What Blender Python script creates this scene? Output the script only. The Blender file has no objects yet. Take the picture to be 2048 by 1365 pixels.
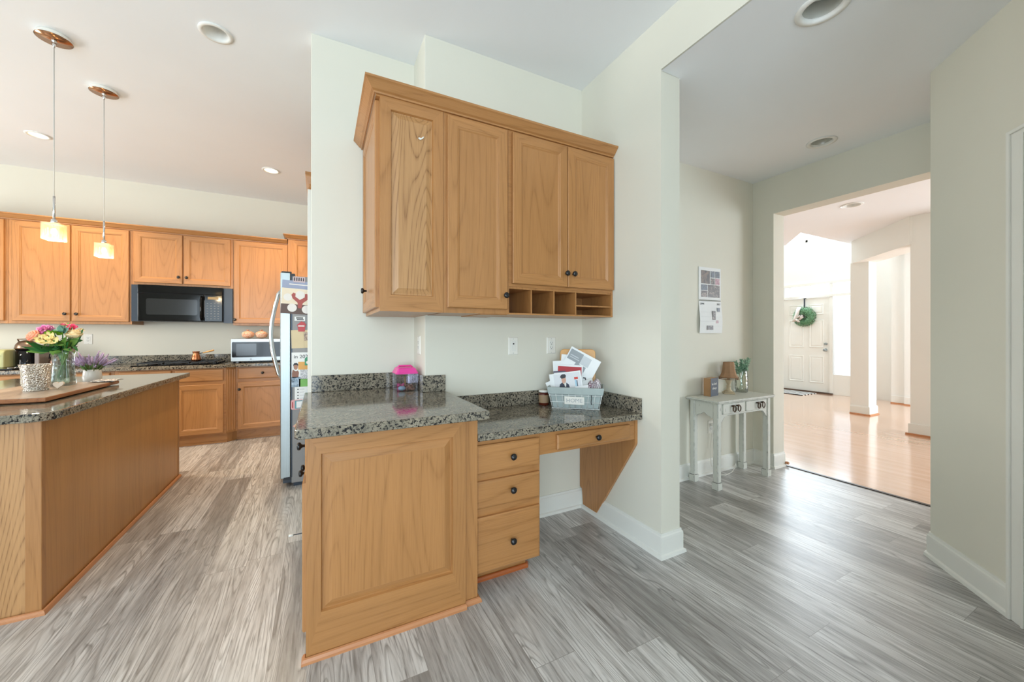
import bpy, bmesh, math, random
from mathutils import Vector, Matrix
random.seed(7)
S = bpy.context.scene
COL = S.collection
R = math.radians

# ------------------------------------------------------------------ camera, sky, lights, exposure
cam = bpy.data.objects.new('camera', bpy.data.cameras.new('camera'))
COL.objects.link(cam)
cam.location = (0, 0, 1.255)
cam.rotation_euler = (R(90), 0, R(-26.86))
cam.data.sensor_width = 36
cam.data.lens = 756 / 2048 * 36
cam.data.shift_y = -12.5 / 2048
cam.data.clip_start = 0.02
S.camera = cam
w = bpy.data.worlds.new('sky'); S.world = w; w.use_nodes = True
w.node_tree.nodes['Background'].inputs[0].default_value = (0.86, 0.94, 1.0, 1)
w.node_tree.nodes['Background'].inputs[1].default_value = 2.2
S.view_settings.view_transform = 'Standard'
S.view_settings.look = 'None'
S.view_settings.exposure = -0.22
S.view_settings.gamma = 1
S.view_settings.use_curve_mapping = False
S.cycles.max_bounces = 12
S.cycles.diffuse_bounces = 7
S.cycles.glossy_bounces = 5
S.cycles.transparent_max_bounces = 16
S.cycles.sample_clamp_indirect = 6
S.cycles.use_denoising = True

def area(name, loc, target, sx, sy, power, color):
    l = bpy.data.lights.new(name, 'AREA'); l.shape = 'RECTANGLE'; l.size = sx; l.size_y = sy
    l.energy = power; l.color = color
    o = bpy.data.objects.new(name, l); COL.objects.link(o); o.location = loc
    o.rotation_euler = (Vector(target) - Vector(loc)).to_track_quat('-Z', 'Y').to_euler()
    return o
DAY = (0.76, 0.93, 1.06)
area('daylight_back_window', (-1.7, -3.34, 1.35), (-1.7, 2, 1.95), 3.3, 2.05, 200, DAY)
area('daylight_left_window', (-4.74, 0.2, 1.4), (0, 0.2, 1.8), 3.1, 1.95, 46, DAY)
area('daylight_kitchen_window', (-4.74, 4.0, 1.5), (0, 4.0, 1.4), 1.5, 1.1, 100, (1.0, 0.97, 0.92))
area('daylight_upper_window', (9.5, 4.5, 4.1), (6.5, 3.6, 1.5), 1.28, 1.55, 110, (0.90, 0.98, 1.06))
area('daylight_door_glass', (9.5, 4.6, 2.2), (4, 2.5, 0.4), 1.7, 0.25, 50, DAY)
area('daylight_side_room', (8.0, -1.8, 1.5), (8.0, 3, 1.4), 2.4, 2.0, 190, (0.86, 0.97, 1.06))

# ------------------------------------------------------------------ mesh helpers
class MB:
    def __init__(s): s.v = []; s.f = []; s.m = []; s.s = []
    def add(s, vs, fs, mat=0, smooth=False):
        n = len(s.v); s.v += [tuple(v) for v in vs]
        for f in fs: s.f.append([n + i for i in f]); s.m.append(mat); s.s.append(smooth)
        return s
    def box(s, x0, x1, y0, y1, z0, z1, mat=0, T=None):
        vs = [(x, y, z) for x in (x0, x1) for y in (y0, y1) for z in (z0, z1)]
        if T: vs = [T(*v) for v in vs]
        return s.add(vs, [(0, 1, 3, 2), (4, 6, 7, 5), (0, 4, 5, 1), (2, 3, 7, 6), (0, 2, 6, 4), (1, 5, 7, 3)], mat)
    def prism(s, poly, z0, z1, mat=0, T=None, smooth=False):
        n = len(poly)
        vs = [(p[0], p[1], z0) for p in poly] + [(p[0], p[1], z1) for p in poly]
        if T: vs = [T(*v) for v in vs]
        s.add(vs, [list(range(n))[::-1], list(range(n, 2 * n))], mat)
        m = len(s.v) - 2 * n
        for i in range(n):
            j = (i + 1) % n
            s.f.append([m + i, m + j, m + n + j, m + n + i]); s.m.append(mat); s.s.append(smooth)
        return s
    def loops(s, ls, mats=None, cap0=True, cap1=True, smooth=False, close=True, capmat=0):
        n = len(ls[0]); b = len(s.v)
        for l in ls: s.v += [tuple(p) for p in l]
        for k in range(len(ls) - 1):
            for i in range(n if close else n - 1):
                j = (i + 1) % n
                s.f.append([b + k * n + i, b + k * n + j, b + (k + 1) * n + j, b + (k + 1) * n + i])
                s.m.append(mats(k, i) if mats else 0); s.s.append(smooth)
        if cap0: s.f.append([b + i for i in range(n)][::-1]); s.m.append(capmat); s.s.append(False)
        if cap1: s.f.append([b + (len(ls) - 1) * n + i for i in range(n)]); s.m.append(capmat); s.s.append(False)
        return s
    def lathe(s, prof, c=(0, 0, 0), n=24, axis='z', mat=0, smooth=True, cap=True):
        ls = []
        for r, h in prof:
            l = []
            for i in range(n):
                a = 2 * math.pi * i / n; u, v = r * math.cos(a), r * math.sin(a)
                p = (u, v, h) if axis == 'z' else ((h, u, v) if axis == 'x' else (u, h, v))
                l.append((c[0] + p[0], c[1] + p[1], c[2] + p[2]))
            ls.append(l)
        return s.loops(ls, lambda k, i: mat, cap, cap, smooth, capmat=mat)
    def tube(s, pts, r, n=8, mat=0, cap=True, closed=False):
        pts = [Vector(p) for p in pts]; ls = []
        N = len(pts)
        up = None
        for i, p in enumerate(pts):
            if closed: d = pts[(i + 1) % N] - pts[i - 1]
            else: d = pts[min(i + 1, N - 1)] - pts[max(i - 1, 0)]
            d.normalize()
            if up is None: up = Vector((0, 0, 1)) if abs(d.z) < 0.9 else Vector((1, 0, 0))
            a = d.cross(up)
            if a.length < 1e-4: a = d.cross(Vector((0.3, 1, 0.2)))
            a.normalize(); b = a.cross(d); up = b
            rr = r[i] if isinstance(r, (list, tuple)) else r
            ls.append([p + a * (rr * math.cos(2 * math.pi * k / n)) + b * (rr * math.sin(2 * math.pi * k / n)) for k in range(n)])
        if closed: ls.append(ls[0])
        return s.loops(ls, lambda k, i: mat, cap and not closed, cap and not closed, True, capmat=mat)
    def ball(s, c, r, n=12, m=8, mat=0, fn=None):
        rx, ry, rz = r if isinstance(r, (tuple, list)) else (r, r, r)
        prof = []; ls = []
        for k in range(m + 1):
            t = math.pi * k / m
            l = []
            for i in range(n):
                a = 2 * math.pi * i / n
                q = Vector((math.sin(t) * math.cos(a), math.sin(t) * math.sin(a), math.cos(t)))
                f = fn(q) if fn else 1
                if k in (0, m): q = Vector((0.02 * math.cos(a), 0.02 * math.sin(a), q.z))
                l.append((c[0] + q.x * rx * f, c[1] + q.y * ry * f, c[2] + q.z * rz * f))
            ls.append(l)
        return s.loops(ls, lambda k, i: mat, True, True, True, capmat=mat)
    def quad(s, a, b, c, d, mat=0): return s.add([a, b, c, d], [(0, 1, 2, 3)], mat)
    def leaf(s, base, tip, width, side, mat=0, bend=0.0, n=5):
        base = Vector(base); tip = Vector(tip); d = tip - base; side = Vector(side)
        nrm = d.cross(side); nrm = nrm.normalized() if nrm.length > 1e-6 else Vector((0, 0, 1))
        side = nrm.cross(d).normalized()
        L = []; 
        for i in range(n + 1):
            t = i / n; wd = width * math.sin(math.pi * (0.06 + 0.92 * t) ** 0.85) * 0.5
            p = base + d * t + nrm * (bend * d.length * math.sin(math.pi * t))
            L.append((p - side * wd, p + nrm * (-wd * 0.25), p + side * wd))
        b = len(s.v)
        for l in L: s.v += [tuple(q) for q in l]
        for i in range(n):
            for j in (0, 1):
                s.f.append([b + 3 * i + j, b + 3 * i + j + 1, b + 3 * i + 4 + j, b + 3 * i + 3 + j]); s.m.append(mat); s.s.append(True)
        return s

def origin(o):
    v = Vector((0, 0, 0))
    while o is not None: v += o.location; o = o.parent
    return v
def obj(name, mb, mats, parent=None, at=None, bevel=0, seg=2, local=False, thick=0):
    """link an MB (in world coordinates unless local) as one mesh object"""
    if not isinstance(mats, (list, tuple)): mats = [mats]
    me = bpy.data.meshes.new(name)
    off = Vector(at) if at else (origin(parent) if parent is not None else Vector((0, 0, 0)))
    if local: off = Vector((0, 0, 0))
    me.from_pydata([tuple(Vector(v) - off) for v in mb.v], [], mb.f)
    for m in mats: me.materials.append(m)
    me.polygons.foreach_set('material_index', mb.m)
    me.polygons.foreach_set('use_smooth', mb.s)
    bm = bmesh.new(); bm.from_mesh(me)
    bmesh.ops.recalc_face_normals(bm, faces=bm.faces); bm.to_mesh(me); bm.free()
    me.validate(); me.update()
    o = bpy.data.objects.new(name, me); COL.objects.link(o)
    if parent is not None: o.parent = parent
    elif at: o.location = at
    if thick:
        md = o.modifiers.new('thickness', 'SOLIDIFY'); md.thickness = thick; md.offset = 0
    if bevel:
        md = o.modifiers.new('edge', 'BEVEL'); md.width = bevel; md.segments = seg; md.limit_method = 'ANGLE'; md.angle_limit = R(40)
        md.harden_normals = False
    return o
def tag(o, label, cat, group=None, kind=None):
    o['label'] = label; o['category'] = cat
    if group: o['group'] = group
    if kind: o['kind'] = kind
    return o
def thing(name, label, cat, loc, group=None, rz=0):
    o = bpy.data.objects.new(name, None); COL.objects.link(o); o.empty_display_size = 0.05
    o.location = loc; o.rotation_euler.z = rz
    return tag(o, label, cat, group)
def struct(name, mb, mats, label, cat, bevel=0): return tag(obj(name, mb, mats, bevel=bevel), label, cat, kind='structure')
def dup(root, loc, label, rz=None, group=None):
    r = root.copy(); COL.objects.link(r); r.location = loc; r['label'] = label
    if rz is not None: r.rotation_euler.z = rz
    if group: r['group'] = group
    for ch in list(root.children):
        c = ch.copy(); COL.objects.link(c); c.parent = r
        for g in ch.children:
            d = g.copy(); COL.objects.link(d); d.parent = c
    return r
def plabel(o, l): o['label'] = l; return o
def text(name, s, size, mat, parent, M, align='CENTER', shear=0):
    cu = bpy.data.curves.new(name, 'FONT'); cu.body = s; cu.size = size; cu.align_x = align; cu.align_y = 'CENTER'
    cu.extrude = 0.0004; cu.shear = shear; cu.resolution_u = 3
    t = bpy.data.objects.new('tmp_text', cu); COL.objects.link(t)
    dg = bpy.context.evaluated_depsgraph_get()
    me = bpy.data.meshes.new_from_object(t.evaluated_get(dg))
    bpy.data.objects.remove(t); bpy.data.curves.remove(cu)
    me.transform(M)
    if parent is not None: me.transform(Matrix.Translation(-origin(parent)))
    me.materials.clear(); me.materials.append(mat)
    o = bpy.data.objects.new(name, me); COL.objects.link(o); o.parent = parent
    return o
def MX(o, u, v):   # text plane: origin, x direction, y direction
    u = Vector(u).normalized(); v = Vector(v).normalized(); n = u.cross(v)
    return Matrix(((u.x, v.x, n.x, o[0]), (u.y, v.y, n.y, o[1]), (u.z, v.z, n.z, o[2]), (0, 0, 0, 1)))

# ------------------------------------------------------------------ materials
def lin(h):
    h = h.lstrip('#'); c = [int(h[i:i + 2], 16) / 255 for i in (0, 2, 4)]
    return tuple(x / 12.92 if x <= 0.04045 else ((x + 0.055) / 1.055) ** 2.4 for x in c) + (1,)
class NT:
    def __init__(s, name):
        s.mat = bpy.data.materials.new(name); s.mat.use_nodes = True
        s.t = s.mat.node_tree; s.b = s.t.nodes['Principled BSDF']; s.out = s.t.nodes['Material Output']
    def n(s, typ, **kw):
        nd = s.t.nodes.new(typ)
        for k, v in kw.items():
            if k.startswith('i_'): nd.inputs[int(k[2:]) if k[2:].isdigit() else k[2:]].default_value = v
            else: setattr(nd, k, v)
        return nd
    def l(s, a, b): s.t.links.new(a, b)
    def coord(s, scale=(1, 1, 1), rnd=30.0):
        tc = s.n('ShaderNodeTexCoord'); oi = s.n('ShaderNodeObjectInfo')
        mu = s.n('ShaderNodeVectorMath', operation='MULTIPLY_ADD')
        cmb = s.n('ShaderNodeCombineXYZ'); 
        m1 = s.n('ShaderNodeMath', operation='MULTIPLY', i_1=rnd); s.l(oi.outputs['Random'], m1.inputs[0])
        m2 = s.n('ShaderNodeMath', operation='MULTIPLY', i_1=rnd * 1.7); s.l(oi.outputs['Random'], m2.inputs[0])
        s.l(m1.outputs[0], cmb.inputs[0]); s.l(m2.outputs[0], cmb.inputs[1]); s.l(m1.outputs[0], cmb.inputs[2])
        s.l(tc.outputs['Object'], mu.inputs[0]); mu.inputs[1].default_value = (1, 1, 1); s.l(cmb.outputs[0], mu.inputs[2])
        mp = s.n('ShaderNodeVectorMath', operation='MULTIPLY'); mp.inputs[1].default_value = scale
        s.l(mu.outputs[0], mp.inputs[0]); return mu.outputs[0], mp.outputs[0]
    def scl(s, vec, scale):
        mp = s.n('ShaderNodeVectorMath', operation='MULTIPLY'); mp.inputs[1].default_value = scale; s.l(vec, mp.inputs[0]); return mp.outputs[0]
    def noise(s, vec, scale, detail=2, rough=0.5, dist=0):
        nd = s.n('ShaderNodeTexNoise'); nd.inputs['Scale'].default_value = scale; nd.inputs['Detail'].default_value = detail
        nd.inputs['Roughness'].default_value = rough; nd.inputs['Distortion'].default_value = dist
        if vec is not None: s.l(vec, nd.inputs['Vector'])
        return nd.outputs['Fac']
    def ramp(s, fac, stops, interp='LINEAR'):
        r = s.n('ShaderNodeValToRGB'); r.color_ramp.interpolation = interp
        e = r.color_ramp.elements
        while len(e) < len(stops): e.new(0.5)
        for k, (p, c) in enumerate(stops): e[k].position = p; e[k].color = c if len(c) == 4 else (*c, 1)
        s.l(fac, r.inputs[0]); return r.outputs[0]
    def math(s, op, a, b=None):
        m = s.n('ShaderNodeMath', operation=op)
        for i, x in enumerate((a, b)):
            if x is None: continue
            if isinstance(x, (int, float)): m.inputs[i].default_value = x
            else: s.l(x, m.inputs[i])
        return m.outputs[0]
    def mix(s, fac, a, b, typ='MIX'):
        m = s.n('ShaderNodeMixRGB', blend_type=typ)
        for i, x in enumerate((fac, a, b)):
            if isinstance(x, (int, float)): m.inputs[i].default_value = x
            elif isinstance(x, tuple): m.inputs[i].default_value = x
            else: s.l(x, m.inputs[i])
        return m.outputs[0]
    def bump(s, h, strength=0.1, dist=0.01):
        b = s.n('ShaderNodeBump'); b.inputs['Strength'].default_value = strength; b.inputs['Distance'].default_value = dist
        s.l(h, b.inputs['Height']); s.l(b.outputs[0], s.b.inputs['Normal'])
def plain(name, col, rough=0.5, metal=0, var=0.04, vs=6, bump=0, emit=None, es=0, coat=0, trans=0, ior=1.45, sheen=0):
    t = NT(name); c = lin(col) if isinstance(col, str) else (*col, 1)
    _, v = t.coord(rnd=11)
    f = t.noise(v, vs, 3)
    dk = tuple(x * (1 - var) for x in c[:3]) + (1,); lt = tuple(min(1, x * (1 + var)) for x in c[:3]) + (1,)
    t.l(t.ramp(f, [(0.3, dk), (0.7, lt)]), t.b.inputs['Base Color'])
    t.b.inputs['Roughness'].default_value = rough; t.b.inputs['Metallic'].default_value = metal
    t.b.inputs['Coat Weight'].default_value = coat
    if sheen: t.b.inputs['Sheen Weight'].default_value = sheen
    if trans: t.b.inputs['Transmission Weight'].default_value = trans; t.b.inputs['IOR'].default_value = ior
    if bump: t.bump(t.noise(v, vs * 30, 2), bump, 0.002)
    if emit: t.b.inputs['Emission Color'].default_value = lin(emit); t.b.inputs['Emission Strength'].default_value = es
    return t.mat
def oak(name, ax, light='#b8824d', dark='#7e4e21', line=0.46, freq=26.0):
    t = NT(name)
    a = [1.0, 1.0, 1.0]; a[ax] = 0.0
    def sc(x, al): return tuple(al if i == ax else x for i in range(3))
    p, _ = t.coord(rnd=40)
    n1 = t.noise(t.scl(p, sc(3.2, 0.34)), 1.0, 1.2, 0.45, 0.25)
    ring = t.math('FRACT', t.math('MULTIPLY', n1, freq))
    lines = t.ramp(ring, [(0.0, (1, 1, 1)), (0.12, (0.3, 0.3, 0.3)), (0.32, (0, 0, 0)), (0.78, (0, 0, 0)), (0.95, (0.4, 0.4, 0.4)), (1.0, (1, 1, 1))])
    pores = t.noise(t.scl(p, sc(210, 7)), 1.0, 2, 0.6)
    pm = t.ramp(pores, [(0.42, (0, 0, 0)), (0.62, (1, 1, 1))])
    broad = t.noise(t.scl(p, sc(9, 0.8)), 1.0, 2)
    base = t.mix(t.ramp(broad, [(0.3, (0, 0, 0)), (0.7, (1, 1, 1))]), lin(light), tuple(x * 0.86 for x in lin(light)[:3]) + (1,))
    lf = t.math('MULTIPLY', lines, t.math('ADD', t.math('MULTIPLY', pm, 0.6), 0.4))
    c = t.mix(t.math('MULTIPLY', lf, line), base, lin(dark))
    c = t.mix(t.math('MULTIPLY', pm, 0.13), c, lin(dark))
    t.l(c, t.b.inputs['Base Color'])
    t.b.inputs['Roughness'].default_value = 0.36
    t.b.inputs['Coat Weight'].default_value = 0.15; t.b.inputs['Coat Roughness'].default_value = 0.25
    t.bump(pm, 0.05, 0.001)
    return t.mat
def granite(name):
    t = NT(name); _, v = t.coord(rnd=3)
    n1 = t.noise(v, 92, 3, 0.6, 0.5); n2 = t.noise(v, 160, 2, 0.6); n3 = t.noise(v, 18, 2)
    c = t.mix(t.ramp(n3, [(0.35, (0, 0, 0)), (0.65, (1, 1, 1))]), lin('#80796a'), lin('#9a907e'))
    c = t.mix(t.ramp(n2, [(0.5, (0, 0, 0)), (0.6, (0.8, 0.8, 0.8))]), c, lin('#5f5a50'))
    c = t.mix(t.ramp(n1, [(0.53, (0, 0, 0)), (0.575, (1, 1, 1))]), c, lin('#14151a'))
    t.l(c, t.b.inputs['Base Color']); t.b.inputs['Roughness'].default_value = 0.09
    t.b.inputs['Specular IOR Level'].default_value = 0.6
    return t.mat
def planks(name, pw, pl, cols, grain, gl, rough, gap='#4b463f', along='y', lines=0.5, coat=0.5, bmp=0.05, fn=0.35, rv_=0.1, mort=0.0012, var=0.2):
    t = NT(name)
    tc = t.n('ShaderNodeTexCoord')
    mp = t.n('ShaderNodeMapping'); mp.inputs['Rotation'].default_value = (0, 0, R(90) if along == 'y' else 0)
    t.l(tc.outputs['Object'], mp.inputs[0])
    sx_ = t.n('ShaderNodeSeparateXYZ'); t.l(mp.outputs[0], sx_.inputs[0])
    wn = t.n('ShaderNodeTexWhiteNoise', noise_dimensions='1D'); t.l(t.math('FLOOR', t.math('DIVIDE', sx_.outputs[1], pw)), wn.inputs['W'])
    cx_ = t.n('ShaderNodeCombineXYZ'); t.l(t.math('ADD', sx_.outputs[0], t.math('MULTIPLY', wn.outputs['Value'], pl)), cx_.inputs[0]); t.l(sx_.outputs[1], cx_.inputs[1])
    br = t.n('ShaderNodeTexBrick'); br.offset = 0.0; br.squash = 1
    br.inputs['Scale'].default_value = 1; br.inputs['Brick Width'].default_value = pl; br.inputs['Row Height'].default_value = pw
    br.inputs['Mortar Size'].default_value = mort; br.inputs['Mortar Smooth'].default_value = 0.3
    br.inputs['Color1'].default_value = (0, 0, 0, 1); br.inputs['Color2'].default_value = (1, 1, 1, 1); br.inputs['Mortar'].default_value = (0.5, 0.5, 0.5, 1)
    t.l(cx_.outputs[0], br.inputs['Vector'])
    off = t.n('ShaderNodeVectorMath', operation='MULTIPLY_ADD'); off.inputs[1].default_value = (17.3, 9.1, 5.7) if var > 0.1 else (0, 0, 0)
    t.l(br.outputs['Color'], off.inputs[0]); t.l(mp.outputs[0], off.inputs[2])
    a = t.noise(t.scl(off.outputs[0], (1.4, 14, 1)), 1, 3, 0.55, 0.6)
    b = t.noise(t.scl(off.outputs[0], (5, 90, 1)), 1, 3, 0.65)
    ringn = t.noise(t.scl(off.outputs[0], (0.6, 7, 1)), 1, 1, 0.5, 0.3)
    ring = t.ramp(t.math('FRACT', t.math('MULTIPLY', ringn, 26)), [(0, (1, 1, 1)), (0.14, (0, 0, 0)), (0.72, (0, 0, 0)), (1, (0.8, 0.8, 0.8))])
    ring = t.math('MULTIPLY', ring, t.ramp(a, [(0.40, (0, 0, 0)), (0.58, (1, 1, 1))]))
    fine = t.noise(t.scl(off.outputs[0], (3.0, 42, 1)), 1, 4, 0.7, 0.3)
    tone = t.math('ADD', t.math('ADD', t.math('MULTIPLY', a, 0.5), t.math('ADD', t.math('MULTIPLY', fine, fn), (0.35 - fn) * 0.5)), t.math('ADD', t.math('MULTIPLY', br.outputs['Color'], var), (0.2 - var) * 0.5))
    c = t.ramp(tone, [(0.34, lin(cols[0])), (0.47, lin(cols[1])), (0.58, lin(cols[2])), (0.72, lin(cols[3]))])
    c = t.mix(t.math('MULTIPLY', ring, lines), c, lin(grain))
    c = t.mix(t.ramp(b, [(0.5, (0, 0, 0)), (0.75, (gl, gl, gl))]), c, lin(grain))
    c = t.mix(br.outputs['Fac'], c, lin(gap))
    t.l(c, t.b.inputs['Base Color']); t.b.inputs['Coat Weight'].default_value = coat; t.b.inputs['Coat Roughness'].default_value = rough * 0.9
    t.l(t.ramp(b, [(0.3, (rough, rough, rough)), (0.8, (rough + rv_,) * 3)]), t.b.inputs['Roughness'])
    t.bump(t.math('SUBTRACT', b, t.math('MULTIPLY', br.outputs['Fac'], 2.0)), bmp, 0.002)
    return t.mat
def glass(name, tint=(1, 1, 1), fac=0.12, rough=0.02, bump=0):
    t = NT(name); t.t.nodes.remove(t.b)
    tr = t.n('ShaderNodeBsdfTransparent'); tr.inputs[0].default_value = (*tint, 1)
    gl = t.n('ShaderNodeBsdfGlossy'); gl.inputs['Roughness'].default_value = rough
    fr = t.n('ShaderNodeLayerWeight'); fr.inputs['Blend'].default_value = 0.25
    mx = t.n('ShaderNodeMixShader')
    f = t.math('MINIMUM', t.math('ADD', t.math('MULTIPLY', fr.outputs['Fresnel'], 0.75), fac * 0.3), 0.85)
    t.l(f, mx.inputs[0]); t.l(tr.outputs[0], mx.inputs[1]); t.l(gl.outputs[0], mx.inputs[2]); t.l(mx.outputs[0], t.out.inputs[0])
    if bump:
        tc = t.n('ShaderNodeTexCoord'); b = t.n('ShaderNodeBump'); b.inputs['Strength'].default_value = bump; b.inputs['Distance'].default_value = 0.01
        t.l(t.noise(tc.outputs['Object'], 28, 1), b.inputs['Height']); t.l(b.outputs[0], gl.inputs['Normal']); t.l(b.outputs[0], fr.inputs['Normal'])
    return t.mat
def photo(name, cols, scale=14):
    """a printed picture: soft blotches of a few colours"""
    t = NT(name); _, v = t.coord(rnd=25)
    n = t.noise(v, scale, 3, 0.6, 0.8)
    st = [(0.3 + 0.4 * i / (len(cols) - 1), lin(c)) for i, c in enumerate(cols)]
    t.l(t.ramp(n, st), t.b.inputs['Base Color']); t.b.inputs['Roughness'].default_value = 0.4
    return t.mat
WALL = plain('wall_paint_cream', (0.74, 0.72, 0.625), 0.7, var=0.012, vs=2)
CEIL = plain('ceiling_paint', (0.85, 0.875, 0.90), 0.8, var=0.01, vs=2)
FWALL = plain('foyer_wall_paint', (0.82, 0.82, 0.78), 0.7, var=0.01, vs=2)
TRIM = plain('trim_gloss_white', (0.80, 0.80, 0.75), 0.35, var=0.015, vs=3)
OZ = oak('oak_vertical', 2); OX = oak('oak_across', 0); OY = oak('oak_depth', 1)
OPZ = oak('oak_bold_panel', 2, '#c29260', '#754921', 0.85, 52)
SHOE = oak('oak_shoe_moulding', 0, '#c98a5c', '#a56338', 0.3); SHOEY = oak('oak_shoe_moulding_depth', 1, '#c98a5c', '#a56338', 0.3)
REDS = oak('reddish_shoe_moulding', 0, '#b5602c', '#8d4018', 0.3)
GRAN = granite('granite_speckled')
LVP = planks('vinyl_plank_floor', 0.18, 1.22, ['#827f7b', '#a8a5a2', '#c9c7c4', '#e8e7e5'], '#67635e', 0.9, 0.33, '#8b8782', coat=0.35, lines=0.75)
HARD = planks('hardwood_floor', 0.083, 1.1, ['#ca9c7c', '#d3a889', '#dbb297', '#e2bda4'], '#bb8e68', 0.06, 0.15, '#bd9068', lines=0.06, coat=1.0, bmp=0.006, fn=0.1, rv_=0.0, mort=0.0, var=0.07)
BLACK = plain('black_knob_paint', '#101012', 0.3)
BLKGL = plain('black_gloss', '#0a0b0d', 0.08); BLKGL.node_tree.nodes['Principled BSDF'].inputs['Specular IOR Level'].default_value = 0.25
BLKPL = plain('black_plastic', '#17181b', 0.4)
DGREY = plain('dark_grey_metal', '#3a4048', 0.35, 0.6)
def steel(name, col='#c9cfd0', rough=0.3, sc=(120, 120, 2)):
    t = NT(name); p, v = t.coord(sc, rnd=5)
    n = t.noise(v, 1, 2)
    t.l(t.ramp(n, [(0.3, tuple(x * 0.9 for x in lin(col)[:3])), (0.7, lin(col)[:3])]), t.b.inputs['Base Color'])
    t.b.inputs['Metallic'].default_value = 0.85; t.b.inputs['Roughness'].default_value = rough
    return t.mat
STEEL = steel('brushed_steel', '#a3abac', 0.36); STEELH = steel('brushed_steel_horizontal', '#aeb3b4', 0.36, sc=(2, 120, 120))
CHROME = plain('chrome', '#d8dadb', 0.12, 1)
FRSIDE = plain('fridge_side_grey', '#8d8c8b', 0.45, 0.1)
WHITEP = plain('white_plastic', '#eceae2', 0.35)
PAPER = plain('white_paper', '#eceeee', 0.7, var=0.02)
DARKHOLE = plain('dark_slot', '#1c1a18', 0.6)
GLASS = glass('clear_glass')
# ------------------------------------------------------------------ the setting
def arc(cx, cy, r, n=28): return [(cx + r * math.cos(2 * math.pi * i / n), cy + r * math.sin(2 * math.pi * i / n)) for i in range(n)]
def sheet(name, poly, holes, z, mat, label, cat='ceiling'):
    bm = bmesh.new(); edges = []
    for lp in [poly] + [arc(*h) for h in holes]:
        vs = [bm.verts.new((p[0], p[1], z)) for p in lp]
        edges += [bm.edges.new((vs[i], vs[(i + 1) % len(vs)])) for i in range(len(vs))]
    bmesh.ops.triangle_fill(bm, use_beauty=True, use_dissolve=False, edges=edges)
    for f in bm.faces:
        if f.normal.z > 0: f.normal_flip()
    me = bpy.data.meshes.new(name); bm.to_mesh(me); bm.free(); me.materials.append(mat)
    o = bpy.data.objects.new(name, me); COL.objects.link(o)
    return tag(o, label, cat, kind='structure')
CANS = {'a': (-0.554, 2.796, 3.048), 'b': (-2.26, 4.943, 3.048), 'c': (-0.482, 4.862, 3.048), 'd': (2.035, 0.895, 2.743), 'e': (3.445, 1.522, 2.743), 'f': (5.427, 2.102, 2.743)}
CRS = {'a': 0.066, 'b': 0.062, 'c': 0.066, 'd': 0.08, 'e': 0.074, 'f': 0.08}
hole = lambda *k: [(CANS[i][0], CANS[i][1], CRS[i]) for i in k]
sheet('ceiling', [(-4.6, -3.2), (1.80, -3.2), (1.80, 6.0), (-4.6, 6.0)], hole('a', 'b', 'c'), 3.048, CEIL, 'high white ceiling over the kitchen and desk nook')
sheet('ceiling', [(1.7115, -0.6), (3.9, -0.6), (3.9, 2.35), (1.864, 2.35), (1.864, 1.518), (1.7115, 1.518)], hole('d', 'e'), 2.743, CEIL, 'lower white ceiling over the hallway')
sheet('ceiling', [(3.9, -2.0), (6.69, -2.0), (6.69, 2.0), (7.78, 3.01), (6.237, 3.012), (6.895, 3.549), (6.9, 6.5), (3.9, 6.5)], hole('f'), 2.743, CEIL, 'white foyer ceiling with an angled edge at the tall opening')
sheet('ceiling', [(6.69, -2.0), (9.7, -2.0), (9.7, 3.0), (7.78, 3.0), (6.69, 2.0)], [], 2.743, CEIL, 'white ceiling of the room past the square column')
sheet('ceiling', [(6.1, 2.9), (9.7, 2.9), (9.7, 6.6), (6.1, 6.6)], [], 5.4, CEIL, 'white ceiling high above the front door')
struct('floor', MB().box(-4.7, 3.975, -3.3, 6.1, -0.06, 0), LVP, 'grey wood-look plank floor running through kitchen and hallway', 'floor')
struct('floor', MB().box(3.985, 9.75, -2.1, 6.6, -0.06, 0.0), HARD, 'glossy orange hardwood floor of the foyer', 'floor')
struct('trim_1', MB().box(3.965, 3.995, 0.9, 2.06, -0.01, 0.006), plain('dark_transition', '#3b2f28', 0.4), 'thin dark strip between grey plank and orange hardwood floors', 'trim')
struct('wall_kitchen', MB().box(-4.7, 0.8, 5.96, 6.1, 0, 3.05), WALL, 'cream wall behind the kitchen cabinets', 'wall')
struct('wall_peninsula', MB().box(-0.05, 0.56, 2.54, 2.66, 0, 3.05), WALL, 'cream wall section at the back of the raised counter', 'wall', bevel=0.004)
struct('wall_nook', MB().box(0.555, 1.72, 2.245, 2.66, 0, 3.05), WALL, 'cream wall behind the desk and oak wall cabinets', 'wall', bevel=0.004)
m = MB(); m.box(1.711, 1.862, 1.52, 2.70, 0, 3.05); m.box(1.711, 1.862, 0.27, 1.52, 2.752, 3.05); m.box(1.711, 1.862, -3.2, 0.27, 0, 3.05)  # last box: unseen near pier, lengthened to keep direct daylight out of the hallway
struct('wall_right', m, WALL, 'cream wall end and header between the desk nook and hallway', 'wall')
struct('wall_hall', MB().box(1.86, 3.97, 2.25, 2.42, 0, 3.05), WALL, 'cream hallway wall with the photo calendar', 'wall')
m = MB(); m.box(3.8, 3.97, 2.06, 6.5, 0, 3.0); m.box(3.8, 3.97, 0.94, 2.06, 2.395, 3.0); m.box(3.8, 3.97, -2.0, 0.94, 0, 3.0)
struct('wall_opening', m, WALL, 'cream hallway wall with the wide opening to the foyer', 'wall')
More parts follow.
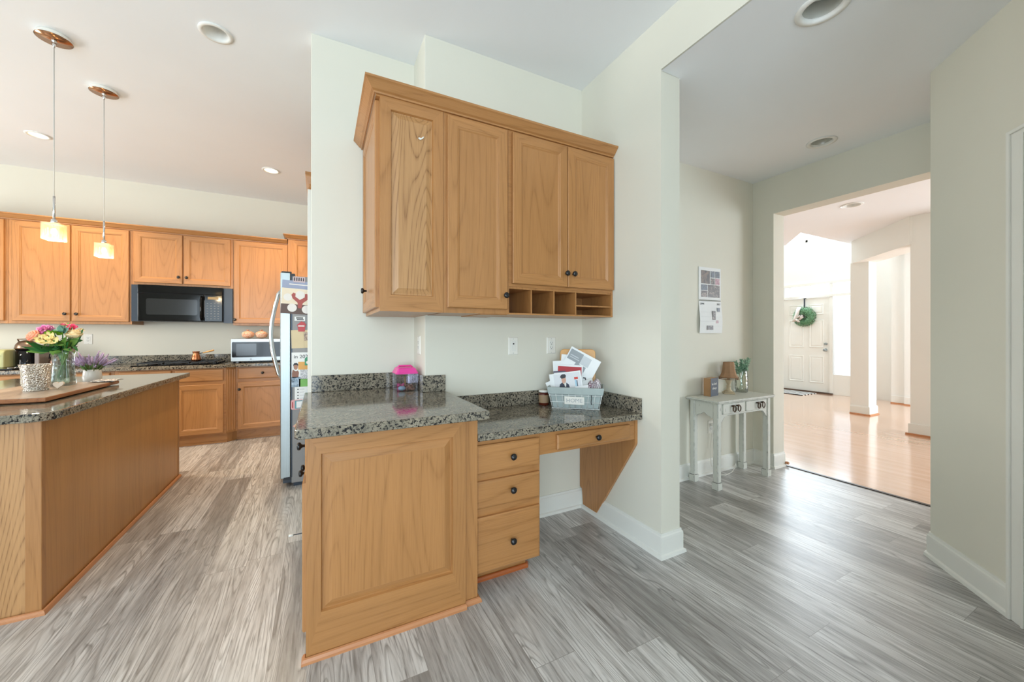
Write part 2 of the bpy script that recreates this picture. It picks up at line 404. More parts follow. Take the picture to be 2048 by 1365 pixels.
# wall at 45 degrees, with a cased door at its near end
ux, uy = -0.7071, -0.7071; nx, ny = -0.7071, 0.7071
DC = (3.085, 0.840)
def dg(s_, o_, z): return (DC[0] + ux * s_ + nx * o_, DC[1] + uy * s_ + ny * o_, z)
m = MB()
m.box(0, 0.585, -0.12, 0, 0, 3.0, T=dg); m.box(0.585, 1.40, -0.12, 0, 2.06, 3.0, T=dg); m.box(1.40, 1.72, -0.12, 0, 0, 3.0, T=dg)
m.prism([(3.085, 0.84), (3.85, 0.84), (3.85, 0.70), (3.225, 0.70)], 0, 3.0)
struct('wall_angled', m, WALL, 'cream wall set at an angle between hallway opening and white door casing', 'wall')
m = MB(); m.box(0.50, 0.59, 0.0, 0.02, 0, 2.15, T=dg); m.box(0.50, 0.515, 0.02, 0.03, 0, 2.15, T=dg); m.box(0.56, 0.572, 0.02, 0.026, 0, 2.12, T=dg)
m.box(0.59, 1.40, 0.0, 0.02, 2.06, 2.15, T=dg); m.box(0.515, 1.48, 0.02, 0.03, 2.135, 2.15, T=dg); m.box(1.40, 1.49, 0.0, 0.02, 0, 2.15, T=dg)
struct('trim_2', m, TRIM, 'white door casing at the end of the angled wall', 'trim', bevel=0.003)
d = struct('door_2', MB().box(0.59, 1.40, -0.07, -0.03, 0.01, 2.06, T=dg), TRIM, 'white door in the cased frame of the angled wall', 'door', bevel=0.003)
# sides of the place nearer the camera, with the windows the daylight comes through
m = MB(); m.box(-4.7, 1.75, -3.35, -3.2, 0, 0.3); m.box(-4.7, 1.75, -3.35, -3.2, 2.4, 3.05); m.box(-4.7, -3.4, -3.35, -3.2, 0.3, 2.4); m.box(0.0, 1.75, -3.35, -3.2, 0.3, 2.4)
struct('wall_front', m, WALL, 'cream wall with the wide breakfast window behind the camera', 'wall')
m = MB()
for x in (-3.4, -2.55, -1.7, -0.85, -0.04): m.box(x, x + 0.05, -3.3, -3.23, 0.3, 2.4)
for z in (0.3, 1.33, 2.36): m.box(-3.4, 0.01, -3.29, -3.24, z, z + 0.045)
struct('window_1', m, TRIM, 'white window frame of the breakfast window behind the camera', 'window')
m = MB(); y = [(-1.4, 1.8, 0.4, 2.4), (3.2, 4.8, 0.95, 2.1)]
m.box(-4.75, -4.6, -3.3, -1.4, 0, 3.05); m.box(-4.75, -4.6, 1.8, 3.2, 0, 3.05); m.box(-4.75, -4.6, 4.8, 6.1, 0, 3.05)
for a, b, c, e in y: m.box(-4.75, -4.6, a, b, 0, c); m.box(-4.75, -4.6, a, b, e, 3.05)
struct('wall_left', m, WALL, 'cream outer wall with two windows beyond the island', 'wall')
m = MB()
for a, b, c, e in y:
    for k in range(3): t = a + (b - a - 0.05) * k / 2; m.box(-4.7, -4.64, t, t + 0.05, c, e)
    for z in (c, (c + e) / 2, e - 0.045): m.box(-4.69, -4.65, a, b, z, z + 0.045)
struct('window_2', m, TRIM, 'white window frames in the outer kitchen wall', 'window')
struct('wall_fridge', MB().box(-0.0935, 0.75, 3.46, 3.56, 0, 2.43), TRIM, 'white painted wall end beside the fridge', 'wall', bevel=0.003)
struct('wall_pantry', MB().box(0.72, 0.86, 2.6, 6.05, 0, 3.05), WALL, 'cream wall behind the fridge', 'wall')

def basemould(name, paths, label, h=0.135, shoe=True, mats=None, extra=0.0):
    """skirting with a stepped top and a shoe at the foot; each path is (x,y) points, room on the left-hand side"""
    prof = [(0, h), (0.006, h), (0.008, h - 0.012), (0.013, h - 0.018), (0.014, h - 0.03), (0.014, 0.022), (0.024, 0.016), (0.027, 0.0), (0, 0)]
    m = MB()
    for pts in paths: sweep(m, pts, prof)
    return struct(name, m, mats or TRIM, label, 'skirting board')
def sweep(m, pts, prof, closed=False, mat=0, matfn=None):
    """profile (out, z) carried along plan points, mitred; out is to the left of travel"""
    P = [Vector((p[0], p[1])) for p in pts]; N = len(P); ls = []
    for i in range(N):
        d0 = (P[i] - P[i - 1]).normalized() if (i > 0 or closed) else (P[1] - P[0]).normalized()
        d1 = (P[(i + 1) % N] - P[i]).normalized() if (i < N - 1 or closed) else d0
        n0 = Vector((-d0.y, d0.x)); n1 = Vector((-d1.y, d1.x)); b = (n0 + n1); b = b / max(b.dot(n0), 1e-4) if b.length > 1e-6 else n0
        ls.append([(P[i].x + b.x * o, P[i].y + b.y * o, z) for o, z in prof])
    if closed: ls.append(ls[0])
    return m.loops(ls, matfn or (lambda k, i: mat), not closed, not closed, capmat=mat)
basemould('baseboard_nook', [[(1.711, 2.245), (1.03, 2.245)]], 'white skirting board under the desk along the back wall')
basemould('baseboard_right', [[(1.862, 2.25), (1.862, 1.52), (1.711, 1.52), (1.711, 2.231)]], 'white skirting board wrapping the wall end beside the desk')
basemould('baseboard_hall', [[(3.80, 2.25), (1.889, 2.25)]], 'white skirting board behind the distressed table')
basemould('baseboard_opening', [[(3.97, 2.06), (3.80, 2.06), (3.80, 2.236)]], 'white skirting board at the foyer opening')
a, b, c = dg(0.50, 0, 0), dg(0, 0, 0), (3.8, 0.840)
basemould('baseboard_angled', [[a[:2], b[:2], c[:2]]], 'white skirting board along the angled wall')
struct('trim_3', MB().lathe([(0.011, -0.02), (0.014, -0.012), (0.012, 0.012), (0.009, 0.02)], (3.978, 2.04, 0.03), 12, 'y'), SHOEY, 'small reddish end of hardwood moulding at the foyer opening', 'trim')

# ---- foyer
m = MB()
Y0, Y1 = 3.0, 6.6
m.box(9.6, 9.75, 5.40, Y1, 0, 5.4); m.box(9.6, 9.75, 2.95, 3.72, 0, 5.4)
m.box(9.6, 9.75, 3.72, 5.40, 2.35, 3.3); m.box(9.6, 9.75, 3.72, 5.40, 4.9, 5.4); m.box(9.6, 9.75, 3.72, 3.85, 3.3, 4.9); m.box(9.6, 9.75, 5.2, 5.40, 3.3, 4.9)
struct('wall_front_door', m, FWALL, 'white foyer wall holding the front door', 'wall')
m = MB(); m.box(3.97, 9.75, 6.5, 6.65, 0, 5.4)
struct('wall_foyer', m, FWALL, 'white wall on the far side of the foyer', 'wall')
m = MB(); pp = [(9.6, 3.0), (7.78, 3.0), (6.237, 3.012), (6.895, 3.549), (6.9, 6.5)]
for p, q in zip(pp[:-1], pp[1:]):
    m.quad((*p, 2.743), (*q, 2.743), (*q, 5.4), (*p, 5.4))
struct('wall_foyer_upper', m, FWALL, 'white upper walls of the tall foyer space', 'wall')
m = MB(); m.box(9.36, 9.75, -2, 3.05, 0, 2.75); m.box(9.31, 9.36, -2, 2.86, 0, 2.75); m.box(3.9, 9.75, -2.15, -2.0, 0, 0.5); m.box(3.9, 9.75, -2.15, -2.0, 2.4, 2.75); m.box(3.9, 6.7, -2.15, -2.0, 0.5, 2.4); m.box(9.2, 9.75, -2.15, -2.0, 0.5, 2.4)
struct('wall_side_room', m, FWALL, 'white wall of the room past the square column', 'wall')
m = MB()
pts = [(6.60, 2.0), (7.58, 2.96)]
dx, dy = 0.7, 0.686; nx2, ny2 = 0.7, -0.714
q = [(6.60, 1.98), (7.55, 2.93), (7.78, 2.71), (6.83, 1.76)]
m.prism(q, 2.39, 2.80)
struct('beam', m, FWALL, 'white boxed beam running at an angle to the square column', 'beam')
m = MB(); m.box(7.56, 7.82, 2.72, 2.95, 0, 2.40)
c1 = struct('column', m, FWALL, 'square white column standing before the front door sidelight', 'column', bevel=0.004)
CP = [(7.82, 2.95), (7.82, 2.72), (7.56, 2.72), (7.56, 2.95)]
m = MB(); sweep(m, CP, [(0, 0.14), (0.008, 0.14), (0.014, 0.12), (0.014, 0), (0, 0)])
c1b = obj('base_trim', m, TRIM, c1)
m = MB(); sweep(m, CP, [(0.028, 0.0), (0.028, 0.012), (0.016, 0.022), (0.014, 0.0)])
obj('shoe_moulding', m, SHOE, c1)
m = MB(); m.box(6.62, 6.82, 1.2, 1.98, 0, 2.75)
struct('wall_living', m, FWALL, 'white wall end standing nearer than the square column', 'wall', bevel=0.004)
m = MB(); m.box(6.605, 6.62, 1.2, 1.995, 0, 0.14); struct('baseboard_living', m, TRIM, 'white skirting board on the nearer foyer wall end', 'skirting board')
m = MB(); m.box(6.585, 6.605, 1.2, 2.015, 0, 0.022); struct('trim_4', m, SHOE, 'reddish hardwood moulding below the nearer foyer wall end', 'trim')
m = MB(); m.box(9.345, 9.36, 2.86, 3.05, 0, 0.14); m.box(9.295, 9.31, -1, 2.86, 0, 0.14); struct('baseboard_side_room', m, TRIM, 'white skirting board across the room past the column', 'skirting board')
m = MB(); m.box(9.325, 9.345, 2.86, 3.05, 0, 0.02); m.box(9.275, 9.295, -1, 2.86, 0, 0.02); struct('trim_5', m, SHOE, 'hardwood moulding across the room past the column', 'trim')
# front door, frame, sidelight, transom
m = MB(); m.box(9.55, 9.62, 3.66, 5.46, 2.33, 2.39); m.box(9.53, 9.62, 3.66, 5.46, 2.06, 2.11)
for yy in (3.69, 4.05, 4.995, 5.36): m.box(9.55, 9.62, yy - 0.03, yy + 0.03, 0, 2.34)
for yy in (4.00, 4.42, 4.84, 5.26): m.box(9.56, 9.60, yy - 0.006, yy + 0.006, 2.11, 2.33)
m.box(9.56, 9.60, 3.72, 4.02, 0.0, 0.42); m.box(9.56, 9.60, 5.02, 5.33, 0.0, 0.42)
wf = struct('window_3', m, TRIM, 'white frame of the front door with transom and sidelights', 'window', bevel=0.003)
m = MB(); m.box(9.585, 9.589, 3.72, 5.33, 2.11, 2.33); obj('transom_glass', m, GLASS, wf)
m = MB(); m.box(9.585, 9.589, 3.72, 4.02, 0.42, 2.06); obj('sidelight_glass', m, GLASS, wf)
m = MB(); m.box(9.585, 9.589, 5.02, 5.33, 0.42, 2.06); obj('sidelight_glass', m, GLASS, wf)
m = MB(); m.box(9.60, 9.66, 3.85, 3.9, 3.3, 4.9); m.box(9.60, 9.66, 5.15, 5.2, 3.3, 4.9); m.box(9.6, 9.66, 3.85, 5.2, 3.3, 3.35); m.box(9.6, 9.66, 3.85, 5.2, 4.85, 4.9); m.box(9.6, 9.66, 4.5, 4.54, 3.3, 4.9)
struct('window_4', m, TRIM, 'white window high above the front door', 'window')

def nest(m, T, rects, mv=0, mh=1, mc=0, back=None, inner=None):
    """nested rectangles (u0,v0,u1,v1,w) lofted into a framed panel"""
    ls = [[T(u0, v0, w), T(u1, v0, w), T(u1, v1, w), T(u0, v1, w)] for u0, v0, u1, v1, w in rects]
    return m.loops(ls, lambda k, i: mc if inner is not None and k >= inner else (mh if i in (0, 2) else mv), True, True, capmat=mc)
def inset(u0, v0, u1, v1, prof): return [(u0 + i, v0 + i, u1 - i, v1 - i, w) for i, w in prof]
FD = lambda u, v, w: (9.58 - w, 4.99 - u, 0.015 + v)
m = MB(); m.box(9.575, 9.595, 4.08, 4.965, 0.015, 2.055)
fd = struct('door_1', m, TRIM, 'white six-panel front door with a green wreath', 'door')
m = MB()
for (u0, u1) in ((0.13, 0.42), (0.53, 0.80)):
    for (v0, v1) in ((0.20, 0.78), (0.96, 1.56), (1.68, 1.90)):
        nest(m, lambda u, v, w: (9.575 - w, 4.985 - u, 0.015 + v), inset(u0, v0, u1, v1, [(0, 0), (0.0, 0.006), (0.012, 0.012), (0.03, 0.002), (0.055, 0.010)]))
obj('raised_panels', m, TRIM, fd)
m = MB(); m.lathe([(0.03, 0), (0.03, -0.01), (0.012, -0.014), (0.012, -0.04), (0.028, -0.05), (0.03, -0.065), (0.018, -0.078)], (9.575, 4.15, 0.93), 16, 'x')
plabel(obj('knob', m, STEEL, fd), 'round satin metal knob')
m = MB(); m.lathe([(0.028, 0), (0.028, -0.014), (0.02, -0.02), (0.02, -0.028)], (9.575, 4.15, 1.06), 16, 'x'); plabel(obj('deadbolt', m, STEEL, fd), 'round satin metal deadbolt')
m = MB(); m.box(9.5, 9.6, 4.02, 5.03, 0.0, 0.028); obj('threshold', m, plain('dark_sill', '#4a3526', 0.4), fd)
# curtain on the sidelight
m = MB(); L = []
for k in range(14):
    t = k / 13; z = 1.99 - t * 1.55; l = []
    for i in range(40):
        u = i / 39; l.append((9.535 + 0.010 * math.sin(u * 44) * (0.4 + 0.6 * t), 3.73 + u * 0.28, z + (0.012 * math.sin(u * 60) if k == 13 else 0)))
    L.append(l)
m.loops(L, None, False, False, True, close=False)
SHEER = NT('sheer_curtain'); t = SHEER
tl = t.n('ShaderNodeBsdfTranslucent'); tl.inputs[0].default_value = (0.9, 0.92, 0.92, 1); tp = t.n('ShaderNodeBsdfTransparent')
df = t.n('ShaderNodeBsdfDiffuse'); df.inputs[0].default_value = (0.9, 0.91, 0.9, 1)
m1 = t.n('ShaderNodeMixShader'); m1.inputs[0].default_value = 0.5; t.l(tl.outputs[0], m1.inputs[1]); t.l(df.outputs[0], m1.inputs[2])
m2 = t.n('ShaderNodeMixShader'); m2.inputs[0].default_value = 0.72
t.l(tp.outputs[0], m2.inputs[1]); t.l(m1.outputs[0], m2.inputs[2]); t.l(m2.outputs[0], t.out.inputs[0])
c = obj('curtain', m, t.mat, at=(9.535, 3.87, 1.99)); tag(c, 'sheer white curtain over the sidelight beside the front door', 'curtain')
# doormat
MAT1 = NT('striped_mat'); t = MAT1; _, v = t.coord(rnd=0)
wv = t.n('ShaderNodeTexWave', wave_type='BANDS', bands_direction='X'); wv.inputs['Scale'].default_value = 2.6; wv.inputs['Distortion'].default_value = 0.6; t.l(v, wv.inputs['Vector'])
t.l(t.ramp(wv.outputs['Fac'], [(0.45, lin('#24262b')), (0.55, lin('#d8d8d4'))]), t.b.inputs['Base Color']); t.b.inputs['Roughness'].default_value = 0.9
mt = obj('doormat', MB().box(8.85, 9.42, 4.25, 5.5, 0, 0.012), MAT1.mat, at=(9.1, 4.9, 0), bevel=0.004)
tag(mt, 'black and white striped mat on the hardwood before the front door', 'doormat')
# wreath
WR = (9.535, 4.535, 1.655)
wr = thing('wreath', 'round green boxwood wreath with pale ribbon on the front door', 'wreath', WR)
m = MB(); rr = 0.205; rnd = random.Random(3)
m.tube([(WR[0], WR[1] + 0.125 * math.cos(a), WR[2] + 0.125 * math.sin(a)) for a in [2 * math.pi * i / 20 for i in range(20)]], 0.066, 8, closed=True)
for k in range(1500):
    a = rnd.uniform(0, 6.283); b = rnd.uniform(0, 6.283); q = 0.074
    c = Vector((WR[0] - q * math.cos(b) * 0.7, WR[1] + (0.128 + q * math.sin(b)) * math.cos(a), WR[2] + (0.128 + q * math.sin(b)) * math.sin(a)))
    dd = Vector((-math.cos(b), math.sin(b) * math.cos(a), math.sin(b) * math.sin(a))) + Vector((rnd.uniform(-.6, .6) for _ in range(3)))
    dd.normalize(); m.leaf(c, c + dd * 0.032, 0.017, (rnd.random(), rnd.random(), rnd.random()), rnd.randint(0, 1), 0, 2)
obj('foliage', m, [plain('boxwood', '#5f8a64', 0.5, var=0.3, vs=40), plain('boxwood_light', '#92b592', 0.5, var=0.25, vs=40)], wr)
m = MB(); m.box(9.535, 9.545, 4.52, 4.545, 1.84, 2.06); m.box(9.535, 9.58, 4.515, 4.55, 2.05, 2.062); plabel(obj('hanger', m, DGREY, wr), 'grey metal over-door hanger')
m = MB(); RB = plain('ribbon_beige', '#cfc6bd', 0.7)
def band(pts, wd):
    ls = []
    for p in pts: p = Vector(p); ls.append([p + Vector((0, wd / 2, 0)), p - Vector((0, wd / 2, 0))])
    m.loops(ls, None, False, False, True, close=False)
band([(9.50, 4.61, 1.87), (9.455, 4.62, 1.80), (9.45, 4.64, 1.70), (9.45, 4.67, 1.62), (9.455, 4.70, 1.55)], 0.075)
band([(9.45, 4.62, 1.62), (9.43, 4.58, 1.66), (9.42, 4.54, 1.69), (9.43, 4.53, 1.63), (9.45, 4.60, 1.58)], 0.06)
band([(9.45, 4.64, 1.60), (9.44, 4.62, 1.57), (9.45, 4.60, 1.53)], 0.06)
obj('ribbon_bow', m, RB, wr, thick=0.002)

# ---- recessed ceiling lights
CANW = plain('can_trim_white', '#e8e8e4', 0.4); REFL = plain('can_reflector', '#cfd0ca', 0.25, 0.3); BULB = plain('frosted_bulb', '#d8d8d2', 0.15)
LITW = plain('lit_bulb_warm', '#fff2dc', 0.5, emit='#ffe2b4', es=22)
def can(key, label, lit=False, baffle=CANW, ang=0):
    x, y, z = CANS[key]; CR = CRS[key]; f = CR / 0.085
    r = thing('ceiling_light', label, 'ceiling light', (x, y, z), 'recessed ceiling lights')
    m = MB(); m.lathe([(CR + 0.0, z + 0.01), (CR + 0.024 * f, z - 0.001), (CR + 0.025 * f, z - 0.005), (CR + 0.004, z - 0.009), (CR - 0.004, z - 0.005), (CR - 0.006, z + 0.01)], (x, y, 0), 32, cap=False)
    obj('trim_ring', m, CANW, r)
    m = MB(); m.lathe([(CR - 0.001, z - 0.004), (CR - 0.012, z + 0.03), (0.062 * f, z + 0.075), (0.06 * f, z + 0.16), (0.0, z + 0.16)], (x, y, 0), 32, cap=False)
    obj('housing', m, baffle, r)
    m = MB(); zz = z + (0.022 if lit else 0.055)
    m.lathe([(0.0, zz), (0.03 * f, zz + 0.002), (0.052 * f, zz + 0.012), (0.056 * f, zz + 0.028), (0.045 * f, zz + 0.06), (0.02, zz + 0.1), (0, zz + 0.1)], (x, y, 0), 24, cap=False)
    obj('bulb', m, LITW if lit else BULB, r)
    if lit:
        l = bpy.data.lights.new('can_lamp', 'SPOT'); l.energy = 135; l.color = (1.0, 0.75, 0.48); l.spot_size = R(130); l.spot_blend = 0.7; l.shadow_soft_size = 0.06
        o = bpy.data.objects.new('can_lamp', l); COL.objects.link(o); o.location = (0, 0, -0.012); o.parent = r
    return r
can('a', 'unlit recessed ceiling light between the pendants and the oak wall cabinets')
can('b', 'glowing recessed ceiling light beside the pendant cords', True)
can('c', 'glowing recessed ceiling light above the fridge end of the kitchen', True)
can('d', 'large unlit recessed light cut by the top edge of the picture', baffle=REFL)
can('e', 'unlit recessed light in the hallway ceiling near the opening', baffle=REFL)
can('f', 'small unlit recessed light in the foyer ceiling seen through the opening')
# ------------------------------------------------------------------ cabinets
def fy(x0, y0, z0=0): return lambda u, v, w: (x0 + u, y0 - w, z0 + v)       # face looking at -Y
def fx(x0, y0, z0=0): return lambda u, v, w: (x0 - w, y0 + u, z0 + v)       # face looking at -X
RECESS = [(0, -0.02), (0, -0.004), (0.004, 0), (0.052, 0), (0.056, -0.003), (0.060, -0.0035), (0.066, -0.0085)]
SLAB = [(0, -0.02), (0, -0.005), (0.006, -0.001), (0.012, 0)]
def RAISED(fr, d=0.011): return [(fr, 0), (fr + 0.004, -d), (fr + 0.010, -d), (fr + 0.036, -0.001), (fr + 0.038, -0.001)]
def door(parent, T, u0, v0, u1, v1, knob=None, wood=None, prof=RECESS, name='door', t=0.02):
    """framed door whose back lies on the cabinet face (w = 0)"""
    m = MB(); nest(m, lambda u, v, w: T(u, v, w + t), inset(u0, v0, u1, v1, prof))
    o = obj(name, m, wood or [OZ, OX], parent)
    for k in (knob if isinstance(knob, list) else [knob] if knob else []): add_knob(o, T, k[0], k[1], t)
    return o
def drawer(parent, T, u0, v0, u1, v1, knob=None, wood=None):
    m = MB(); nest(m, lambda u, v, w: T(u, v, w + 0.02), inset(u0, v0, u1, v1, SLAB), 0, 0, 0)
    o = obj('drawer', m, wood or [OX], parent)
    if knob: add_knob(o, T, knob[0], knob[1], 0.02)
    return o
KPROF = [(0.0055, 0.0), (0.0055, 0.010), (0.008, 0.014), (0.0155, 0.019), (0.0165, 0.025), (0.013, 0.030), (0.0, 0.032)]
def add_knob(parent, T, u, v, t):
    ls = []
    for r, h in KPROF:
        ls.append([T(u + r * math.cos(2 * math.pi * i / 20), v + r * math.sin(2 * math.pi * i / 20), t + h) for i in range(20)])
    m = MB(); m.loops(ls, None, True, True, True)
    return plabel(obj('knob', m, BLACK, parent), 'round black knob')
CROWN = [(0.0, 0.0), (0.008, 0.0), (0.010, 0.008), (0.020, 0.014), (0.044, 0.040), (0.052, 0.046), (0.052, 0.056), (0.0, 0.056)]
def crown(name, pts, z0, label, mats=None):
    m = MB(); sweep(m, pts, [(o, z0 + z) for o, z in CROWN])
    return tag(obj(name, m, mats or [OX], at=(pts[0][0], pts[0][1], z0)), label, 'moulding')

# ---- wall cabinets of the desk nook (three units in a row)
ZB, ZT = 1.37, 2.42
G = 'oak wall cabinets over the desk'
c = thing('wall_cabinet', 'deep oak wall cabinet end unit with a raised panel and a side door', 'cabinet', (0.255, 2.535, ZB), G)
m = MB(); m.box(0.255, 0.5545, 1.93, 2.535, ZB, ZT); m.box(0.237, 0.255, 1.914, 2.535, 2.405, ZT)
obj('body', m, [OZ], c)
m = MB(); r = [(0, 0, 0.312, ZT - ZB, -0.018), (0, 0, 0.312, ZT - ZB, 0)] + [(a + 0.003, b + 0.032, c_ - 0.003 - 0.0, d_ - 0.016, w_) for a, b, c_, d_, w_ in inset(0, 0, 0.312, ZT - ZB, RAISED(0.048))]
nest(m, fy(0.255, 1.912, ZB), r, 0, 1, 2, inner=3)
pnl = obj('end_panel', m, [OZ, OX, OPZ], c)
T = fx(0.255, 1.93, ZB)
door(c, T, 0.012, 0.02, 0.60, ZT - ZB - 0.02, (0.37, 0.135), wood=[OZ, OY], t=0.02)
hk = obj('adhesive_hook', MB().prism([(0, 0), (0.012, -0.006), (0.026, 0.004), (0.030, 0.014), (0.024, 0.012), (0.016, 0.004), (0.004, 0.005)], 0, 0.006, T=lambda x, y, z: (0.437 + x, 1.9105 - z, 2.243 + y)), WHITEP, at=(0.445, 1.91, 2.245), bevel=0.001)
tag(hk, 'torn white adhesive hook stuck on the raised oak end panel', 'hook')
c = thing('wall_cabinet', 'oak wall cabinet with one tall door between end panel and letter slots', 'cabinet', (0.75, 2.24, ZB), G)
m = MB(); m.box(0.569, 0.945, 1.914, 2.24, ZB + 0.0, ZT); m.box(0.78, 0.945, 1.93, 2.24, ZB - 0.005, ZB, 0)
obj('body', m, [OZ], c)
door(c, fy(0.569, 1.912, ZB), 0.018, 0.027, 0.363, ZT - ZB - 0.02, (0.345, 0.103))
c = thing('wall_cabinet', 'oak wall cabinet with two doors over a row of letter slots', 'cabinet', (1.33, 2.24, ZB), G)
m = MB(); m.box(0.946, 1.709, 1.914, 2.24, 1.53, ZT); m.box(0.946, 0.9505, 1.914, 2.24, ZB, 1.53); m.box(1.694, 1.709, 1.914, 2.24, ZB, 1.53); m.box(0.9505, 1.694, 1.914, 2.24, ZB, 1.379)
m.box(0.9505, 1.694, 2.22, 2.24, 1.379, 1.53)
obj('body', m, [OX], c)
T = fy(0.946, 1.912, ZB)
door(c, T, 0.020, 0.175, 0.392, ZT - ZB - 0.02, (0.377, 0.255)); door(c, T, 0.396, 0.175, 0.758, ZT - ZB - 0.02, (0.43, 0.255))
m = MB()
for x in (1.094, 1.251, 1.412): m.box(x, x + 0.008, 1.918, 2.22, 1.379, 1.517)
m.box(1.420, 1.694, 1.918, 2.22, 1.432, 1.440); m.box(0.9505, 1.694, 1.92, 2.22, 1.517, 1.53)
obj('letter_slots', m, [OZ], c)
crown('crown_moulding', [(1.709, 1.912), (0.235, 1.912), (0.235, 2.538)][::1], 2.413, 'oak crown moulding along the top of the three nook wall cabinets')

# ---- raised counter (peninsula)
c = thing('base_cabinet', 'oak base cabinet with raised end panel under the raised granite counter', 'cabinet', (0.3, 2.1, 0))
m = MB(); m.box(-0.035, 0.553, 1.665, 2.53, 0.09, 0.874); m.box(0.553, 0.655, 1.672, 2.24, 0.0, 0.874); m.box(0.04, 0.553, 1.665, 2.53, 0.0, 0.09)
obj('body', m, [OZ], c)
m = MB()
r = [(0, 0, 0.645, 0.874, -0.02), (0, 0, 0.645, 0.874, 0)] + [(0.052, 0.176, 0.584, 0.792, 0), (0.056, 0.180, 0.580, 0.788, -0.011), (0.062, 0.186, 0.574, 0.782, -0.011), (0.09, 0.214, 0.546, 0.754, -0.001), (0.092, 0.216, 0.544, 0.752, -0.001)]
nest(m, fy(-0.05, 1.645, 0), r); obj('end_panel', m, [OZ, OX], c)
m = MB(); m.box(0.5985, 0.660, 1.661, 1.671, 0, 0.874); obj('filler_strip', m, [OZ], c, bevel=0.002)
SH = [(0, 0.018), (0.004, 0.022), (0.010, 0.019), (0.015, 0.010), (0.016, 0), (0, 0)]
m = MB(); sweep(m, [(0.596, 1.645), (-0.05, 1.645), (-0.05, 1.665)], SH); sweep(m, [(0.660, 1.69), (0.660, 1.661), (0.596, 1.661)], SH)
obj('shoe_moulding', m, [SHOE], c)
T = fx(-0.035, 1.665, 0)
drawer(c, T, 0.02, 0.70, 0.83, 0.855, (0.10, 0.80), [OY])
d = door(c, T, 0.0, 0.105, 0.41, 0.68, None, [OZ, OY])
# this door hangs a little open: turned about its far edge
d.data.transform(Matrix.Translation(-Vector((-0.035, 1.665 + 0.41, 0)) + Vector((0.3, 2.1, 0)))); d.data.transform(Matrix.Rotation(R(-1.2), 4, 'Z')); d.data.transform(Matrix.Translation(Vector((-0.035, 1.665 + 0.41, 0)) - Vector((0.3, 2.1, 0))))
d2 = door(c, T, 0.42, 0.105, 0.84, 0.68, (0.455, 0.60), [OZ, OY]); add_knob(d, lambda u, v, w: T(u, v, w + 0.006), 0.375, 0.60, 0.02)
c = thing('countertop', 'raised granite counter with backsplash on the oak end-panel cabinet', 'countertop', (0.3, 2.1, 0.876))
def rounded(x0, x1, y0, y1, r, corners=(1, 1, 1, 1), n=7):
    P = []
    for (cx, cy, a0, f) in ((x0 + r, y0 + r, 180, corners[0]), (x1 - r, y0 + r, 270, corners[1]), (x1 - r, y1 - r, 0, corners[2]), (x0 + r, y1 - r, 90, corners[3])):
        if f: P += [(cx + r * math.cos(R(a0 + 90 * i / n)), cy + r * math.sin(R(a0 + 90 * i / n))) for i in range(n + 1)]
        else: P.append((cx + (r if a0 in (270, 0) else -r), cy + (r if a0 in (0, 90) else -r)))
    return P
poly = rounded(-0.085, 0.676, 1.553, 2.538, 0.03, (1, 0, 0, 0))
poly = poly[:-2] + [(0.676, 2.243), (0.553, 2.243), (0.553, 2.538)] + poly[-1:]
m = MB(); m.prism(poly, 0.876, 0.914); obj('slab', m, GRAN, c, bevel=0.005, seg=3)
m = MB(); m.box(-0.048, 0.535, 2.52, 2.539, 0.9145, 1.012); obj('backsplash', m, GRAN, c, bevel=0.002)
m = MB(); m.box(0.536, 0.5535, 2.245, 2.52, 0.9145, 1.012); obj('backsplash', m, GRAN, c, bevel=0.002)
m = MB(); m.box(0.536, 0.675, 2.225, 2.244, 0.9145, 1.012); obj('backsplash', m, GRAN, c, bevel=0.002)
ds = thing('door_stop', 'small white-tipped door stop at the foot of the wall by the raised counter', 'door stop', (-0.05, 2.6, 0.06))
obj('rod', MB().lathe([(0.003, -0.052), (0.003, -0.145)], (0, 2.6, 0.06), 8, 'x'), DGREY, ds); plabel(obj('tip', MB().lathe([(0.008, -0.145), (0.008, -0.17)], (0, 2.6, 0.06), 10, 'x'), WHITEP, ds), 'white rubber tip')

# ---- desk
DZ = 0.785
c = thing('drawer_cabinet', 'oak desk pedestal with three drawers', 'cabinet', (0.85, 2.0, 0))
m = MB(); m.box(0.662, 1.022, 1.70, 2.24, 0.105, 0.749); m.box(0.662, 0.99, 1.795, 2.24, 0.0, 0.105)
obj('body', m, [OX], c)
T = fy(0.662, 1.70, 0)
for v0, v1, kz in ((0.585, 0.722, 0.652), (0.418, 0.548, 0.487), (0.108, 0.375, 0.235)): drawer(c, T, 0.0, v0, 0.352, v1, (0.188, kz))
m = MB(); sweep(m, [(1.0, 1.81), (0.99, 1.795), (0.662, 1.795)], SH); obj('shoe_moulding', m, [REDS], c)
c = thing('desk_apron', 'oak apron with one shallow drawer under the granite desk top', 'drawer unit', (1.35, 1.9, 0.6))
m = MB(); m.box(1.023, 1.688, 1.70, 1.72, 0.625, 0.749); m.box(1.05, 1.66, 1.72, 2.15, 0.64, 0.65); m.box(1.66, 1.688, 1.72, 2.20, 0.625, 0.749); m.box(1.023, 1.05, 1.72, 2.20, 0.625, 0.749)
obj('rail', m, [OX], c)
drawer(c, fy(1.023, 1.70, 0), 0.10, 0.642, 0.615, 0.722, (0.36, 0.682))
bp = MB().prism([(2.205, 0.03), (2.055, 0.03), (1.70, 0.585), (1.695, 0.60), (1.695, 0.749), (2.24, 0.749), (2.24, 0.15), (2.215, 0.14)], 1.6895, 1.7095, T=lambda y, z, x: (x, y, z))
bp = obj('support_panel', bp, [OZ], at=(1.70, 2.1, 0.4), bevel=0.002); tag(bp, 'oak desk support panel cut to a slant against the wall', 'panel')
